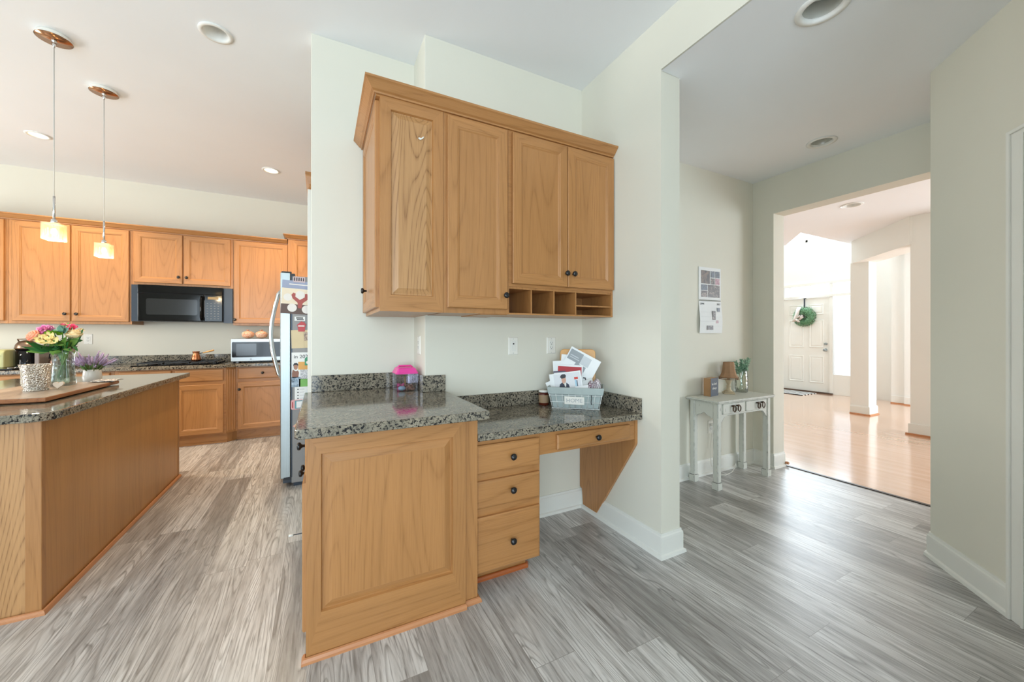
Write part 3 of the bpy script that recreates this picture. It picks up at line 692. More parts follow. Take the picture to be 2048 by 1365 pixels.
c = thing('countertop', 'lower granite desk surface with backsplash under the letter slots', 'countertop', (1.2, 2.0, 0.75))
m = MB(); m.box(0.661, 1.709, 1.655, 2.243, 0.75, DZ); obj('slab', m, GRAN, c, bevel=0.005, seg=3)
m = MB(); m.box(0.678, 1.69, 2.225, 2.244, DZ + 0.0005, DZ + 0.09); obj('backsplash', m, GRAN, c, bevel=0.002)
m = MB(); m.box(1.691, 1.7105, 1.66, 2.244, DZ + 0.0005, DZ + 0.09); obj('backsplash', m, GRAN, c, bevel=0.002)

# ---- island
c = thing('kitchen_island', 'oak kitchen island with plain panelled sides', 'island', (-1.5, 3.4, 0))
e = [(-1.118, 2.455), (-1.118, 4.32)]
IP = [(-1.118, 2.468), (-1.118, 4.31), (-2.05, 4.31), (-2.05, 3.0), (-1.72, 2.462)]
m = MB(); m.prism([(-1.135, 2.485), (-1.135, 4.30), (-2.04, 4.30), (-2.04, 3.01), (-1.71, 2.485)], 0.0, 0.874); obj('body', m, [OZ], c)
m = MB(); m.box(-1.134, -1.118, 2.50, 4.285, 0.0, 0.874); obj('side_panel', m, [oak('oak_side_panel', 2, '#c08a50', '#93602e', 0.4, 22)], c)
m = MB(); m.box(-1.69, -1.168, 2.470, 2.484, 0.0, 0.874); obj('front_panel', m, [OPZ], c)
m = MB(); m.box(-1.168, -1.116, 2.466, 2.50, 0, 0.874); obj('corner_strip', m, [OZ], c, bevel=0.003)
m = MB(); m.box(-1.136, -1.114, 4.285, 4.312, 0, 0.874); obj('corner_strip', m, [OZ], c, bevel=0.003)
m = MB(); sweep(m, [(-1.115, 4.315), (-1.115, 2.466), (-1.69, 2.466)], SH); obj('shoe_moulding', m, [SHOEY], c)
CTX = -1.052
m = MB(); P = [(CTX, 4.36), (CTX, 2.47)] + [(CTX - 0.075 + 0.075 * math.cos(R(-a)), 2.47 + 0.09 * math.sin(R(-a))) for a in range(15, 91, 15)] + [(-1.75, 2.378), (-2.12, 2.98), (-2.12, 4.36)]
m.prism(P, 0.876, 0.914); ct = obj('countertop', m, GRAN, at=(-1.5, 3.4, 0.876), bevel=0.006, seg=3); tag(ct, 'granite island top holding the flowers and wooden board', 'countertop')

# ---- far kitchen wall: upper cabinets
UF = 5.645
def upper(x0, x1, z0, z1, doors, label, yf=UF, sides=True):
    c = thing('wall_cabinet', label, 'cabinet', ((x0 + x1) / 2, 5.955, z0), 'oak wall cabinets along the far kitchen wall')
    m = MB(); m.box(x0 + 0.0005, x1 - 0.0005, yf, 5.955, z0, z1); obj('body', m, [OZ], c)
    for (a, b, k) in doors: door(c, fy(0, yf, 0), a, z0 + 0.027, b, z1 - 0.015, k)
    return c
upper(-3.30, -2.785, 1.37, 2.42, [(-3.22, -2.806, None)], 'oak wall cabinet at the far kitchen wall cut by the picture edge')
upper(-2.784, -1.866, 1.37, 2.42, [(-2.753, -2.341, (-2.374, 1.473)), (-2.332, -1.885, (-2.288, 1.473))], 'oak wall cabinet with two tall doors behind the pendant lamps')
upper(-1.865, -0.951, 1.815, 2.42, [(-1.846, -1.427, (-1.457, 1.917)), (-1.415, -0.974, (-1.385, 1.917))], 'short oak wall cabinet over the black microwave')
upper(-0.950, -0.372, 1.37, 2.42, [(-0.94, -0.375, (-0.928, 1.44))], 'oak wall cabinet with one wide door beside the microwave')
upper(-0.371, 0.30, 1.37, 2.48, [(-0.325, 0.25, None)], 'taller oak wall cabinet partly hidden above the fridge', 5.60)
crown('crown_moulding', [(-0.38, UF), (-3.30, UF)], 2.415, 'oak crown moulding along the far kitchen wall cabinets')
crown('crown_moulding', [(0.30, 5.60), (-0.371, 5.60), (-0.371, 5.95)], 2.478, 'oak crown moulding stepping up on the taller cabinet by the fridge')
c = thing('wall_cabinet', 'oak cabinet above the fridge showing only its crown moulding', 'cabinet', (0.3, 4.0, 2.0))
m = MB(); m.box(-0.088, 0.71, 3.57, 4.55, 1.85, 2.45); m.box(-0.085, 0.71, 3.465, 3.57, 2.431, 2.455); obj('body', m, [OY], c)
m = MB(); sweep(m, [(0.71, 3.464), (-0.070, 3.464), (-0.070, 4.55)], [(o * 0.75, 2.44 + z * 2.1) for o, z in CROWN]); obj('crown', m, [OX], c)

# ---- far kitchen wall: base cabinets and counter
BF = 5.40
def base(x0, x1, drawers, doors, label, yf=BF, toe=True):
    c = thing('base_cabinet', label, 'cabinet', ((x0 + x1) / 2, 5.95, 0), 'oak base cabinets along the far kitchen wall')
    m = MB(); m.box(x0 + 0.0005, x1 - 0.0005, yf, 5.95, 0.115, 0.874); obj('body', m, [OX], c)
    m = MB(); m.box(x0, x1, yf + 0.055, 5.95, 0, 0.115); m.box(x0, x1, yf + 0.045, yf + 0.055, 0, 0.02); obj('toe_kick', m, [OX], c)
    T = fy(0, yf, 0)
    for a, b, k in drawers: drawer(c, T, a, 0.73, b, 0.86, k)
    for a, b, k in doors: door(c, T, a, 0.13, b, 0.69, k)
    return c
base(-3.30, -2.301, [(-3.25, -2.34, None)], [(-3.25, -2.80, None), (-2.79, -2.34, None)], 'oak base cabinet below the coffee maker')
base(-2.30, -1.921, [(-2.27, -1.95, None)], [(-2.27, -1.95, None)], 'narrow oak base cabinet hidden behind the island end')
base(-1.92, -0.975, [(-1.88, -1.46, None), (-1.425, -0.999, None)], [(-1.88, -1.46, None), (-1.425, -0.999, None)], 'oak base cabinet under the cooktop')
cb = base(-0.895, -0.15, [(-0.876, -0.36, (-0.626, 0.797))], [(-0.876, -0.36, (-0.856, 0.609))], 'oak base cabinet with black knobs under the small microwave', 5.475)
m = MB(); m.prism([(-0.975, 5.40), (-0.895, 5.475), (-0.895, 5.9), (-0.975, 5.9)], 0.115, 0.874); m.prism([(-0.975, 5.455), (-0.895, 5.53), (-0.895, 5.9), (-0.975, 5.9)], 0, 0.115)
for k in range(4):
    t = (k + 0.5) / 4; m.box(-0.975 + 0.08 * t - 0.006, -0.975 + 0.08 * t + 0.006, 5.40 + 0.075 * t - 0.004, 5.40 + 0.075 * t + 0.02, 0.14, 0.85)
obj('fluted_filler', m, [OZ], cb)
c = thing('countertop', 'granite counter with backsplash along the far kitchen wall', 'countertop', (-1.7, 5.65, 0.876))
m = MB(); m.prism([(-3.4, 5.355), (-0.975, 5.355), (-0.885, 5.43), (-0.05, 5.43), (-0.05, 5.955), (-3.4, 5.955)], 0.876, 0.914); obj('slab', m, GRAN, c, bevel=0.005)
m = MB(); m.box(-3.4, -0.05, 5.937, 5.957, 0.9145, 1.012); obj('backsplash', m, GRAN, c, bevel=0.002)

# ---- appliances
c = thing('microwave', 'black microwave with side fillers mounted under the short oak cabinet', 'microwave', (-1.41, 5.95, 1.4))
MF = 5.565
m = MB(); m.box(-1.796, -1.042, MF + 0.03, 5.95, 1.408, 1.812); obj('body', m, BLKPL, c)
m = MB(); m.box(-1.864, -1.797, MF + 0.055, 5.70, 1.405, 1.812); plabel(obj('side_filler', m, DGREY, c), 'dark grey filler panel')
m = MB(); m.box(-1.041, -0.952, MF + 0.055, 5.70, 1.395, 1.812); plabel(obj('side_filler', m, DGREY, c), 'dark grey filler panel')
m = MB(); m.box(-1.796, -1.042, MF + 0.005, MF + 0.03, 1.725, 1.812); obj('vent_panel', m, BLKGL, c, bevel=0.004)
m = MB(); m.box(-1.796, -1.215, MF, MF + 0.03, 1.41, 1.722); dr = obj('door', m, BLKGL, c, bevel=0.006)
m = MB(); m.prism(rounded(-1.725, -1.275, 1.48, 1.66, 0.02), 0, 0.001, T=lambda x, z, y: (x, MF - 0.0005 - y, z)); obj('window', m, plain('grey_window', '#1b1d20', 0.12), dr)
m = MB(); m.tube([(-1.235, MF, 1.70), (-1.235, MF - 0.03, 1.66), (-1.235, MF - 0.034, 1.56), (-1.235, MF - 0.03, 1.46), (-1.235, MF, 1.425)], 0.013, 8); obj('handle', m, BLKGL, dr)
m = MB(); m.box(-1.212, -1.042, MF + 0.002, MF + 0.03, 1.41, 1.722); cp = obj('control_panel', m, BLKGL, c, bevel=0.004)
m = MB(); m.box(-1.18, -1.08, MF + 0.0005, MF + 0.002, 1.67, 1.70); obj('display', m, plain('amber_display', '#5a4a20', 0.3, emit='#c08a30', es=0.5), cp)
BMK = plain('button_mark', '#8f9396', 0.5)
for i in range(4):
    for j in range(7): m = MB(); m.box(-1.19 + i * 0.034, -1.176 + i * 0.034, MF + 0.0005, MF + 0.002, 1.44 + j * 0.03, 1.445 + j * 0.03); obj('button', m, BMK, cp)
c = thing('microwave', 'small stainless microwave on the granite counter beside the fridge', 'microwave', (-0.70, 5.7, 0.915))
m = MB(); m.box(-0.948, -0.42, 5.52, 5.90, 0.935, 1.208); obj('body', m, STEELH, c)
m = MB(); m.box(-0.948, -0.42, 5.50, 5.52, 0.937, 1.208); obj('front', m, STEELH, c, bevel=0.004)
m = MB(); m.prism(rounded(-0.938, -0.44, 0.985, 1.168, 0.012), 0, 0.004, T=lambda x, z, y: (x, 5.5 - y, z)); dr = obj('door_glass', m, BLKGL, c)
m = MB(); m.box(-0.895, -0.695, 5.494, 5.496, 1.005, 1.148); obj('window', m, plain('smoked_window', '#262b30', 0.15), dr)
m = MB(); m.lathe([(0.009, 0), (0.009, -0.002), (0.006, -0.002), (0.006, 0)], (-0.751, 5.499, 0.960), 16, 'y', cap=False); obj('badge', m, DGREY, c)
for x in (-0.92, -0.45):
    for y in (5.54, 5.87): m = MB(); m.lathe([(0.012, 0.9145), (0.012, 0.936)], (x, y, 0), 10); obj('foot', m, BLKPL, c)
BND = photo('orange_cream_print', ['#a8501f', '#f0dcc0', '#c8652e', '#f6e8d4', '#9a4518'], 55)
def bundle(x, y, label, sd):
    rn = random.Random(sd); ph = [rn.uniform(0, 6) for _ in range(4)]
    b = thing('cloth_bundle', label, 'bundle', (x, y, 1.209), 'round bundles on the small microwave')
    m = MB(); m.ball((x, y, 1.209 + 0.047), (0.066, 0.066, 0.048), 20, 12, fn=lambda q: 1 + 0.05 * math.sin(5 * math.atan2(q.y, q.x) + ph[0]) * (1 - q.z ** 2) + 0.03 * math.sin(7 * q.z + ph[1]))
    obj('wrap', m, BND, b)
    m = MB()
    for k in range(7): a = ph[2] + k * 0.9; m.leaf((x, y, 1.30), (x + 0.03 * math.cos(a), y + 0.03 * math.sin(a), 1.318), 0.022, (-math.sin(a), math.cos(a), 0), 0, 0.1, 3)
    obj('gathered_top', m, BND, b)
bundle(-0.795, 5.60, 'round orange and cream bundle on the small microwave, farther from the fridge', 1)
bundle(-0.655, 5.60, 'round orange and cream bundle on the small microwave, closer to the fridge', 2)
c = thing('cooktop', 'black gas cooktop with iron grates set in the far counter', 'cooktop', (-1.42, 5.63, 0.914))
m = MB(); m.box(-1.80, -1.04, 5.40, 5.88, 0.9145, 0.924); obj('plate', m, BLKGL, c, bevel=0.003)
for x0 in (-1.76, -1.53, -1.30):
    m = MB()
    for y in (5.44, 5.64, 5.84): m.box(x0, x0 + 0.21, y - 0.005, y + 0.005, 0.938, 0.950)
    for x in (x0, x0 + 0.1, x0 + 0.2): m.box(x, x + 0.01, 5.44, 5.84, 0.938, 0.950)
    for x in (x0, x0 + 0.2):
        for y in (5.44, 5.83): m.box(x, x + 0.01, y, y + 0.01, 0.924, 0.94)
    obj('grate', m, BLKPL, c)
    for y in (5.54, 5.74): m = MB(); m.lathe([(0.045, 0.924), (0.04, 0.934), (0.0, 0.936)], (x0 + 0.105, y, 0), 16); obj('burner', m, BLKPL, c)
for k in range(4):
    m = MB(); m.lathe([(0.02, 0.924), (0.018, 0.945), (0, 0.946)], (-1.065, 5.47 + k * 0.085, 0), 14); obj('control_knob', m, BLKPL, c)
COPPER = plain('copper', '#b5744f', 0.25, 0.9)
c = thing('coffee_pot', 'small copper coffee pot with long wooden handle on the cooktop', 'coffee pot', (-1.30, 5.62, 0.951))
m = MB(); m.lathe([(0.0, 0.951), (0.044, 0.951), (0.048, 0.965), (0.040, 1.005), (0.029, 1.035), (0.034, 1.055), (0.036, 1.06), (0.032, 1.06), (0.026, 1.03)], (-1.30, 5.62, 0), 24, cap=False); obj('body', m, COPPER, c)
m = MB(); m.tube([(-1.268, 5.62, 1.035), (-1.235, 5.615, 1.043)], 0.005, 8); m.tube([(-1.235, 5.615, 1.043), (-1.13, 5.60, 1.072)], [0.007, 0.010], 8, 1); obj('handle', m, [DGREY, plain('light_wood', '#d8a765', 0.5)], c)

# ---- fridge
FY = 3.60
c = thing('fridge', 'stainless fridge with curved handles and papers on its grey side', 'fridge', (0.15, 4.05, 0))
m = MB(); m.box(-0.215, 0.55, FY, 4.50, 0.03, 1.74); obj('cabinet', m, FRSIDE, c, bevel=0.006)
for (y0, y1, hy) in ((FY, 4.045, 4.00), (4.055, 4.50, 4.10)):
    m = MB(); ls = []
    n = 9
    for z in (0.075, 1.765):
        P = []
        for i in range(n + 1):
            y = y0 + (y1 - y0) * i / n; tt = (y - FY) / 0.9; P.append((-0.292 - 0.028 * math.sin(math.pi * tt), y, z))
        P += [(-0.222, y1, z), (-0.222, y0, z)]; ls.append(P)
    m.loops(ls); dr = obj('door', m, STEEL, c, bevel=0.004)
    m = MB(); pts = [(-0.315, hy, 0.86), (-0.345, hy, 0.90)] + [(-0.352 - 0.048 * math.sin(math.pi * k / 12), hy, 0.93 + 0.66 * k / 12) for k in range(13)] + [(-0.345, hy, 1.62), (-0.315, hy, 1.66)]
    m.tube(pts, 0.013, 10); obj('handle', m, CHROME, dr)
m = MB(); m.box(-0.285, -0.215, FY + 0.01, FY + 0.05, 1.766, 1.776); m.box(-0.235, -0.19, FY + 0.01, FY + 0.06, 1.741, 1.760); obj('hinge', m, BLKPL, c)
m = MB(); m.box(-0.275, -0.215, FY + 0.01, 4.49, 0.035, 0.072); m.box(-0.20, 0.5, FY + 0.02, 4.48, 0.0, 0.03); obj('kick_grille', m, DGREY, c)
m = MB(); m.box(-0.27, -0.215, FY - 0.002, FY + 0.01, 0.062, 0.085); plabel(obj('lower_hinge', m, BLKPL, c), 'black lower hinge')
m = MB(); m.box(-0.218, -0.208, FY - 0.002, FY, 0.08, 1.74); obj('gasket', m, DGREY, c)
FS = FY - 0.001
def card(name, x0, x1, z0, z1, mat, label, cat, y=FS, tilt=0, th=0.0015, group='papers and magnets on the fridge side'):
    cx, cz = (x0 + x1) / 2, (z0 + z1) / 2
    def T(x, yy, z):
        a = R(tilt); dx_, dz_ = x - cx, z - cz
        return (cx + dx_ * math.cos(a) - dz_ * math.sin(a), yy, cz + dx_ * math.sin(a) + dz_ * math.cos(a))
    o = obj(name, MB().box(x0, x1, y - th, y, z0, z1, T=T), mat, at=(cx, y, cz)); tag(o, label, cat, group)
    return o, T
def patch(name, parent, T, x0, x1, z0, z1, mat, y, shape=None):
    m = MB()
    if shape == 'disc': m.prism([((x0 + x1) / 2 + (x1 - x0) / 2 * math.cos(2 * math.pi * i / 20), (z0 + z1) / 2 + (z1 - z0) / 2 * math.sin(2 * math.pi * i / 20)) for i in range(20)], y - 0.0006, y, T=lambda x, z, yy: T(x, yy, z))
    elif shape: m.prism([(x0 + (x1 - x0) * a, z0 + (z1 - z0) * b) for a, b in shape], y - 0.0006, y, T=lambda x, z, yy: T(x, yy, z))
    else: m.box(x0, x1, y - 0.0006, y, z0, z1, T=T)
    return obj(name, m, mat, parent)
INK = plain('ink_dark', '#33343a', 0.6); INKG = plain('ink_grey', '#8a8c92', 0.6)
o, T = card('flyer', -0.285, -0.02, 1.425, 1.70, plain('flyer_cream', '#e9dcc4', 0.5), 'large flyer with a red shape and white circles on the fridge side', 'flyer', tilt=-3)
yy = FS - 0.0016
patch('blue_band', o, T, -0.285, -0.02, 1.635, 1.70, plain('flyer_blue', '#9aa3bd', 0.5), yy)
patch('brown_band', o, T, -0.285, -0.02, 1.425, 1.505, plain('flyer_brown', '#5f4a42', 0.5), yy)
patch('red_shape', o, T, -0.215, -0.09, 1.475, 1.60, plain('flyer_red', '#a8504a', 0.5), yy - 0.0006, [(0.0, 0.85), (0.1, 1.0), (0.25, 0.95), (0.22, 0.75), (0.5, 0.55), (0.78, 0.75), (0.75, 0.95), (0.9, 1.0), (1.0, 0.8), (0.95, 0.6), (0.68, 0.35), (0.62, 0.0), (0.42, 0.0), (0.38, 0.35), (0.08, 0.62)])
WC = plain('flyer_white', '#e6e2dd', 0.5)
for x, z, r_ in ((-0.152, 1.585, 0.034), (-0.205, 1.475, 0.034), (-0.10, 1.468, 0.034), (-0.24, 1.56, 0.03), (-0.06, 1.55, 0.034)): patch('circle', o, T, x - r_, x + r_, z - r_, z + r_, WC, yy - 0.0012, 'disc')
patch('title_line', o, T, -0.235, -0.03, 1.665, 1.673, WC, yy - 0.0006)
o, T = card('magnet', -0.20, -0.115, 1.69, 1.735, plain('magnet_pink_grey', '#cbb9bd', 0.5), 'striped black and white magnet holding the flyer', 'magnet', y=FS - 0.003, th=0.003, tilt=-2)
for k in range(5): patch('mark', o, T, -0.195 + k * 0.016, -0.187 + k * 0.016, 1.70, 1.728, INK, FS - 0.006)
o, T = card('magnet', -0.192, -0.115, 1.370, 1.405, PAPER, 'small white magnet with dark lettering above the red house magnet', 'magnet', th=0.003)
patch('mark', o, T, -0.18, -0.13, 1.389, 1.399, INK, FS - 0.003); patch('mark', o, T, -0.175, -0.125, 1.377, 1.384, INK, FS - 0.003)
hm = MB().prism([(-0.165, 1.282), (-0.118, 1.282), (-0.112, 1.335), (-0.105, 1.338), (-0.118, 1.353), (-0.121, 1.362), (-0.128, 1.362), (-0.129, 1.358), (-0.142, 1.368), (-0.177, 1.334), (-0.170, 1.332)], FS - 0.006, FS - 0.002, T=lambda x, z, y: (x, y, z))
hm = obj('magnet', hm, plain('magnet_red', '#b5191c', 0.35), at=(-0.141, FS, 1.32)); tag(hm, 'red house-shaped magnet on the fridge side', 'magnet', 'papers and magnets on the fridge side')
patch('white_band', hm, lambda x, y, z: (x, y, z), -0.165, -0.12, 1.323, 1.333, WC, FS - 0.006)
o, T = card('letter', -0.215, -0.02, 1.145, 1.295, plain('kraft_cream', '#d9c8a4', 0.7), 'cream paper with small photo pinned under the red house magnet', 'paper', tilt=2)
patch('photo', o, T, -0.122, -0.07, 1.205, 1.275, photo('sepia_photo', ['#4e3d33', '#cbb29a', '#6b5444', '#e0cdb8'], 60), FS - 0.0016)
patch('fold', o, T, -0.125, -0.1235, 1.15, 1.29, plain('fold_shadowline', '#b9a57e', 0.7), FS - 0.0016)
o, T = card('poster', -0.213, -0.02, 0.823, 1.108, PAPER, 'white brochure with orange and green bands on the fridge side', 'brochure')
patch('orange_block', o, T, -0.165, -0.02, 0.965, 1.03, plain('print_orange', '#e0a85a', 0.5), FS - 0.0016)
patch('green_block', o, T, -0.16, -0.02, 0.823, 0.888, plain('print_green', '#78b45c', 0.5), FS - 0.0016)
patch('blue_block', o, T, -0.213, -0.15, 0.823, 0.905, photo('print_blue', ['#33414f', '#8fa6bb', '#c9d6e0'], 30), FS - 0.0016)
patch('figure_photo', o, T, -0.15, -0.02, 0.885, 0.965, photo('print_grey', ['#e8e8ea', '#9a9ca3', '#dcdde0', '#55565c'], 40), FS - 0.0016)
patch('person_photo', o, T, -0.210, -0.16, 0.90, 0.975, plain('print_skin', '#8d6251', 0.5), FS - 0.0016, [(0, 0), (0.9, 0), (1, 0.55), (0.85, 0.8), (0.55, 0.7), (0.1, 0.9), (0.0, 0.5)])
patch('head_photo', o, T, -0.198, -0.168, 0.965, 1.012, plain('print_skin_light', '#a97e69', 0.5), FS - 0.0020, 'disc')
patch('hair_photo', o, T, -0.201, -0.165, 0.992, 1.022, INK, FS - 0.0024, [(0.05, 0), (0.2, 0.45), (0.8, 0.45), (0.95, 0.0), (1, 0.5), (0.75, 1), (0.25, 1), (0, 0.5)])
text('lettering', 'in 2021', 0.042, INK, o, MX((-0.135, FS - 0.0022, 1.072), (1, 0, 0), (0, 0, 1)))
gm = MB().prism([(-0.118, 1.0), (-0.07, 1.0), (-0.07, 1.055), (-0.085, 1.07), (-0.103, 1.07), (-0.118, 1.055)], FS - 0.007, FS - 0.002, T=lambda x, z, y: (x, y, z))
gm = obj('magnet', gm, plain('magnet_green', '#1f8a5c', 0.35), at=(-0.095, FS, 1.03)); tag(gm, 'green tag-shaped magnet on the white brochure', 'magnet', 'papers and magnets on the fridge side')
patch('ring', gm, lambda x, y, z: (x, y, z), -0.108, -0.088, 1.012, 1.036, WC, FS - 0.007, 'disc')
o, T = card('note', -0.191, -0.02, 0.70, 0.822, PAPER, 'white list with grey bullets below the brochure on the fridge', 'note', y=FS - 0.0008)
for k in range(4): patch('bullet', o, T, -0.172, -0.162, 0.722 + k * 0.025, 0.732 + k * 0.025, INK, FS - 0.0024, 'disc'); patch('line', o, T, -0.155, -0.12, 0.726 + k * 0.025, 0.728 + k * 0.025, INKG, FS - 0.0024)
fr = obj('photo_frame', MB().prism(rounded(-0.218, -0.02, 0.637, 0.717, 0.012), FS - 0.006, FS - 0.0025, T=lambda x, z, y: (x, y, z)), plain('frame_pink', '#dfa5a4', 0.4), at=(-0.12, FS, 0.677)); tag(fr, 'pink and teal magnetic frame on the fridge above the counter corner', 'frame', 'papers and magnets on the fridge side')
I = lambda x, y, z: (x, y, z)
patch('teal_border', fr, I, -0.19, -0.02, 0.643, 0.711, plain('frame_teal', '#5f97a0', 0.4), FS - 0.006); patch('white_insert', fr, I, -0.178, -0.02, 0.651, 0.703, PAPER, FS - 0.0066); patch('red_mark', fr, I, -0.210, -0.202, 0.652, 0.70, plain('red_mark', '#b33a3f', 0.4), FS - 0.006)
pt = obj('sticker', MB().prism([(-0.205, 0.50), (-0.15, 0.545), (-0.14, 0.60), (-0.10, 0.60), (-0.10, 0.47), (-0.18, 0.48)], FS - 0.002, FS - 0.0005, T=lambda x, z, y: (x, y, z)), photo('sticker_print', ['#e8b5c8', '#f0d9a0', '#d77fa0'], 30), at=(-0.15, FS, 0.53)); tag(pt, 'pink and yellow paper low on the fridge side by the counter', 'paper', 'papers and magnets on the fridge side')
# ------------------------------------------------------------------ pendants over the island
CANOPY = plain('canopy_bronze_mirror', '#b98a68', 0.18, 0.9); CORDM = plain('cord_clear_grey', '#b9bcba', 0.4)
CRYST = glass('crystal_block', (1.0, 0.96, 0.88), 0.35, 0.05, 0.6)
GLOW = plain('bulb_glow', '#fff0d0', 0.5, emit='#ffd9a0', es=14)
GL2 = NT('lit_crystal'); t = GL2
t.b.inputs['Base Color'].default_value = (0.95, 0.9, 0.78, 1); t.b.inputs['Roughness'].default_value = 0.15
tp = t.n('ShaderNodeBsdfTransparent'); tp.inputs[0].default_value = (1, 0.97, 0.9, 1); mx = t.n('ShaderNodeMixShader'); mx.inputs[0].default_value = 0.2
t.l(tp.outputs[0], mx.inputs[1]); t.l(t.b.outputs[0], mx.inputs[2]); t.l(mx.outputs[0], t.out.inputs[0])
def pendant(x, y, label):
    g = thing('pendant_lamp', label, 'pendant lamp', (x, y, 3.048), 'glass cube pendants over the island')
    m = MB(); m.lathe([(0.0, 3.03), (0.076, 3.03), (0.078, 3.026), (0.078, 3.022)], (x, y, 0), 40, cap=False); m.lathe([(0.068, 3.048), (0.068, 3.03)], (x, y, 0), 40)
    cp = obj('canopy', m, WHITEP, g)
    m = MB(); m.lathe([(0.0, 3.0215), (0.076, 3.0215), (0.076, 3.0225), (0, 3.0225)], (x, y, 0), 40, cap=False); plabel(obj('mirror_plate', m, CANOPY, cp), 'copper-toned mirror underside')
    m = MB(); m.lathe([(0.012, 3.021), (0.012, 3.01), (0.007, 3.008), (0.010, 3.0), (0.006, 2.985), (0.004, 2.975), (0, 2.975)], (x, y, 0), 14); obj('strain_relief', m, CHROME, cp)
    m = MB(); m.tube([(x, y, 2.98), (x, y, 2.08)], 0.0022, 6); obj('cord', m, CORDM, g)
    m = MB(); m.tube([(x, y, 2.085), (x, y, 1.93)], 0.0055, 10); m.lathe([(0.012, 1.945), (0.014, 1.93), (0.014, 1.921)], (x, y, 0), 14); obj('rod', m, CHROME, g)
    h = 0.040
    m = MB(); z0, z1, th = 1.820, 1.920, 0.008
    m.box(x - h, x + h, y - h, y - h + th, z0, z1); m.box(x - h, x + h, y + h - th, y + h, z0, z1)
    m.box(x - h, x - h + th, y - h + th, y + h - th, z0, z1); m.box(x + h - th, x + h, y - h + th, y + h - th, z0, z1); m.box(x - h + th, x + h - th, y - h + th, y + h - th, z1 - th, z1)
    sh = obj('glass_shade', m, GL2.mat, g, bevel=0.003)
    m = MB()
    for k in range(5):
        u = -0.024 + 0.012 * k
        for (a, b) in ((u, -0.028), (u, 0.028)): m.box(x + a - 0.002, x + a + 0.002, y + b - 0.002, y + b + 0.002, z0 + 0.006, z1 - 0.014)
        for (a, b) in ((-0.028, u), (0.028, u)): m.box(x + a - 0.002, x + a + 0.002, y + b - 0.002, y + b + 0.002, z0 + 0.006, z1 - 0.014)
    obj('crystal_rods', m, CRYST, sh)
    m = MB(); m.ball((x, y, 1.872), (0.014, 0.014, 0.022), 12, 8); obj('bulb', m, GLOW, g)
    l = bpy.data.lights.new('pendant_bulb', 'POINT'); l.energy = 7; l.color = (1.0, 0.76, 0.46); l.shadow_soft_size = 0.03
    o = bpy.data.objects.new('pendant_bulb', l); COL.objects.link(o); o.parent = g; o.location = (0, 0, 1.81 - 3.048)
    return g
pendant(-1.423, 3.257, 'middle glass cube pendant hanging above the vase of flowers')
pendant(-1.412, 3.812, 'farthest glass cube pendant hanging above the lavender pot')
pendant(-1.418, 2.66, 'glass cube pendant cut off by the side edge of the picture')

# ------------------------------------------------------------------ things on the island
ITZ = 0.914
BOARDM = planks('weathered_board', 0.11, 0.9, ['#7d6d60', '#9c8b7b', '#b3a290', '#c9b9a6'], '#54453a', 0.6, 0.35, '#3c2e25', along='y', lines=0.4)
BRED = oak('board_edge_oak', 1, '#a5683a', '#5f3115', 0.6)
bd = thing('serving_board', 'long weathered wooden board on the granite island', 'board', (-1.43, 3.14, ITZ))
m = MB(); m.prism([(-1.225, 2.735), (-1.237, 3.545), (-1.64, 3.52), (-1.635, 2.75)], ITZ + 0.006, ITZ + 0.026); o = obj('plank', m, [BRED], bd, bevel=0.003)
m = MB(); m.prism([(-1.229, 2.738), (-1.241, 3.541), (-1.637, 3.517), (-1.632, 2.753)], ITZ + 0.0262, ITZ + 0.0275); obj('top_face', m, [BOARDM], bd)
m = MB(); 
for y in (2.80, 3.45): m.box(-1.60, -1.27, y, y + 0.03, ITZ, ITZ + 0.006)
obj('feet', m, [BRED], bd)
BZ = ITZ + 0.0276
HAM = NT('hammered_silver'); t = HAM; _, v = t.coord(rnd=0)
t.b.inputs['Base Color'].default_value = lin('#dad6cd'); t.b.inputs['Metallic'].default_value = 1; t.b.inputs['Roughness'].default_value = 0.2
vn = t.n('ShaderNodeTexNoise'); vn.inputs['Scale'].default_value = 1; vn.inputs['Detail'].default_value = 1.5; t.l(t.scl(v, (125, 125, 170)), vn.inputs['Vector'])
t.bump(vn.outputs['Fac'], 1.0, 0.022)
PX, PY = -1.425, 3.10
c = thing('candle_pot', 'hammered silver pot on the wooden board nearest the camera', 'pot', (PX, PY, BZ))
m = MB(); m.lathe([(0.0, BZ), (0.046, BZ), (0.049, BZ + 0.006), (0.042, BZ + 0.012), (0.049, BZ + 0.022), (0.054, BZ + 0.045), (0.054, BZ + 0.10), (0.057, BZ + 0.126), (0.063, BZ + 0.148), (0.060, BZ + 0.148), (0.051, BZ + 0.12), (0.048, BZ + 0.03), (0, BZ + 0.025)], (PX, PY, 0), 48, cap=False); obj('body', m, HAM.mat, c)
HB = plain('whitewashed_wood', '#cfc0ae', 0.6, var=0.1, vs=30)
m = MB(); 
ho = [(0.022 * (16 * math.sin(a) ** 3) / 16, 0.022 * (13 * math.cos(a) - 5 * math.cos(2 * a) - 2 * math.cos(3 * a) - math.cos(4 * a)) / 16) for a in [2 * math.pi * i / 28 for i in range(28)]]
m.prism(ho, -0.007, 0.007, T=lambda x, z, y: (-1.345 + x, 3.12 + y + z * 0.25, BZ + 0.026 + z))
h = obj('wooden_heart', m, HB, at=(-1.345, 3.12, BZ), bevel=0.003); tag(h, 'small whitewashed wooden heart between the silver pot and the glass vase', 'ornament')
cl = MB(); rn = random.Random(5); L = []
for i in range(10):
    l = []
    for j in range(8):
        l.append((-1.36 + 0.015 * i + 0.01 * math.sin(j), 3.56 - 0.11 + 0.02 * j - 0.004 * i, BZ + 0.003 + 0.006 * abs(math.sin(i * 1.7 + j * 0.9))))
    L.append(l)
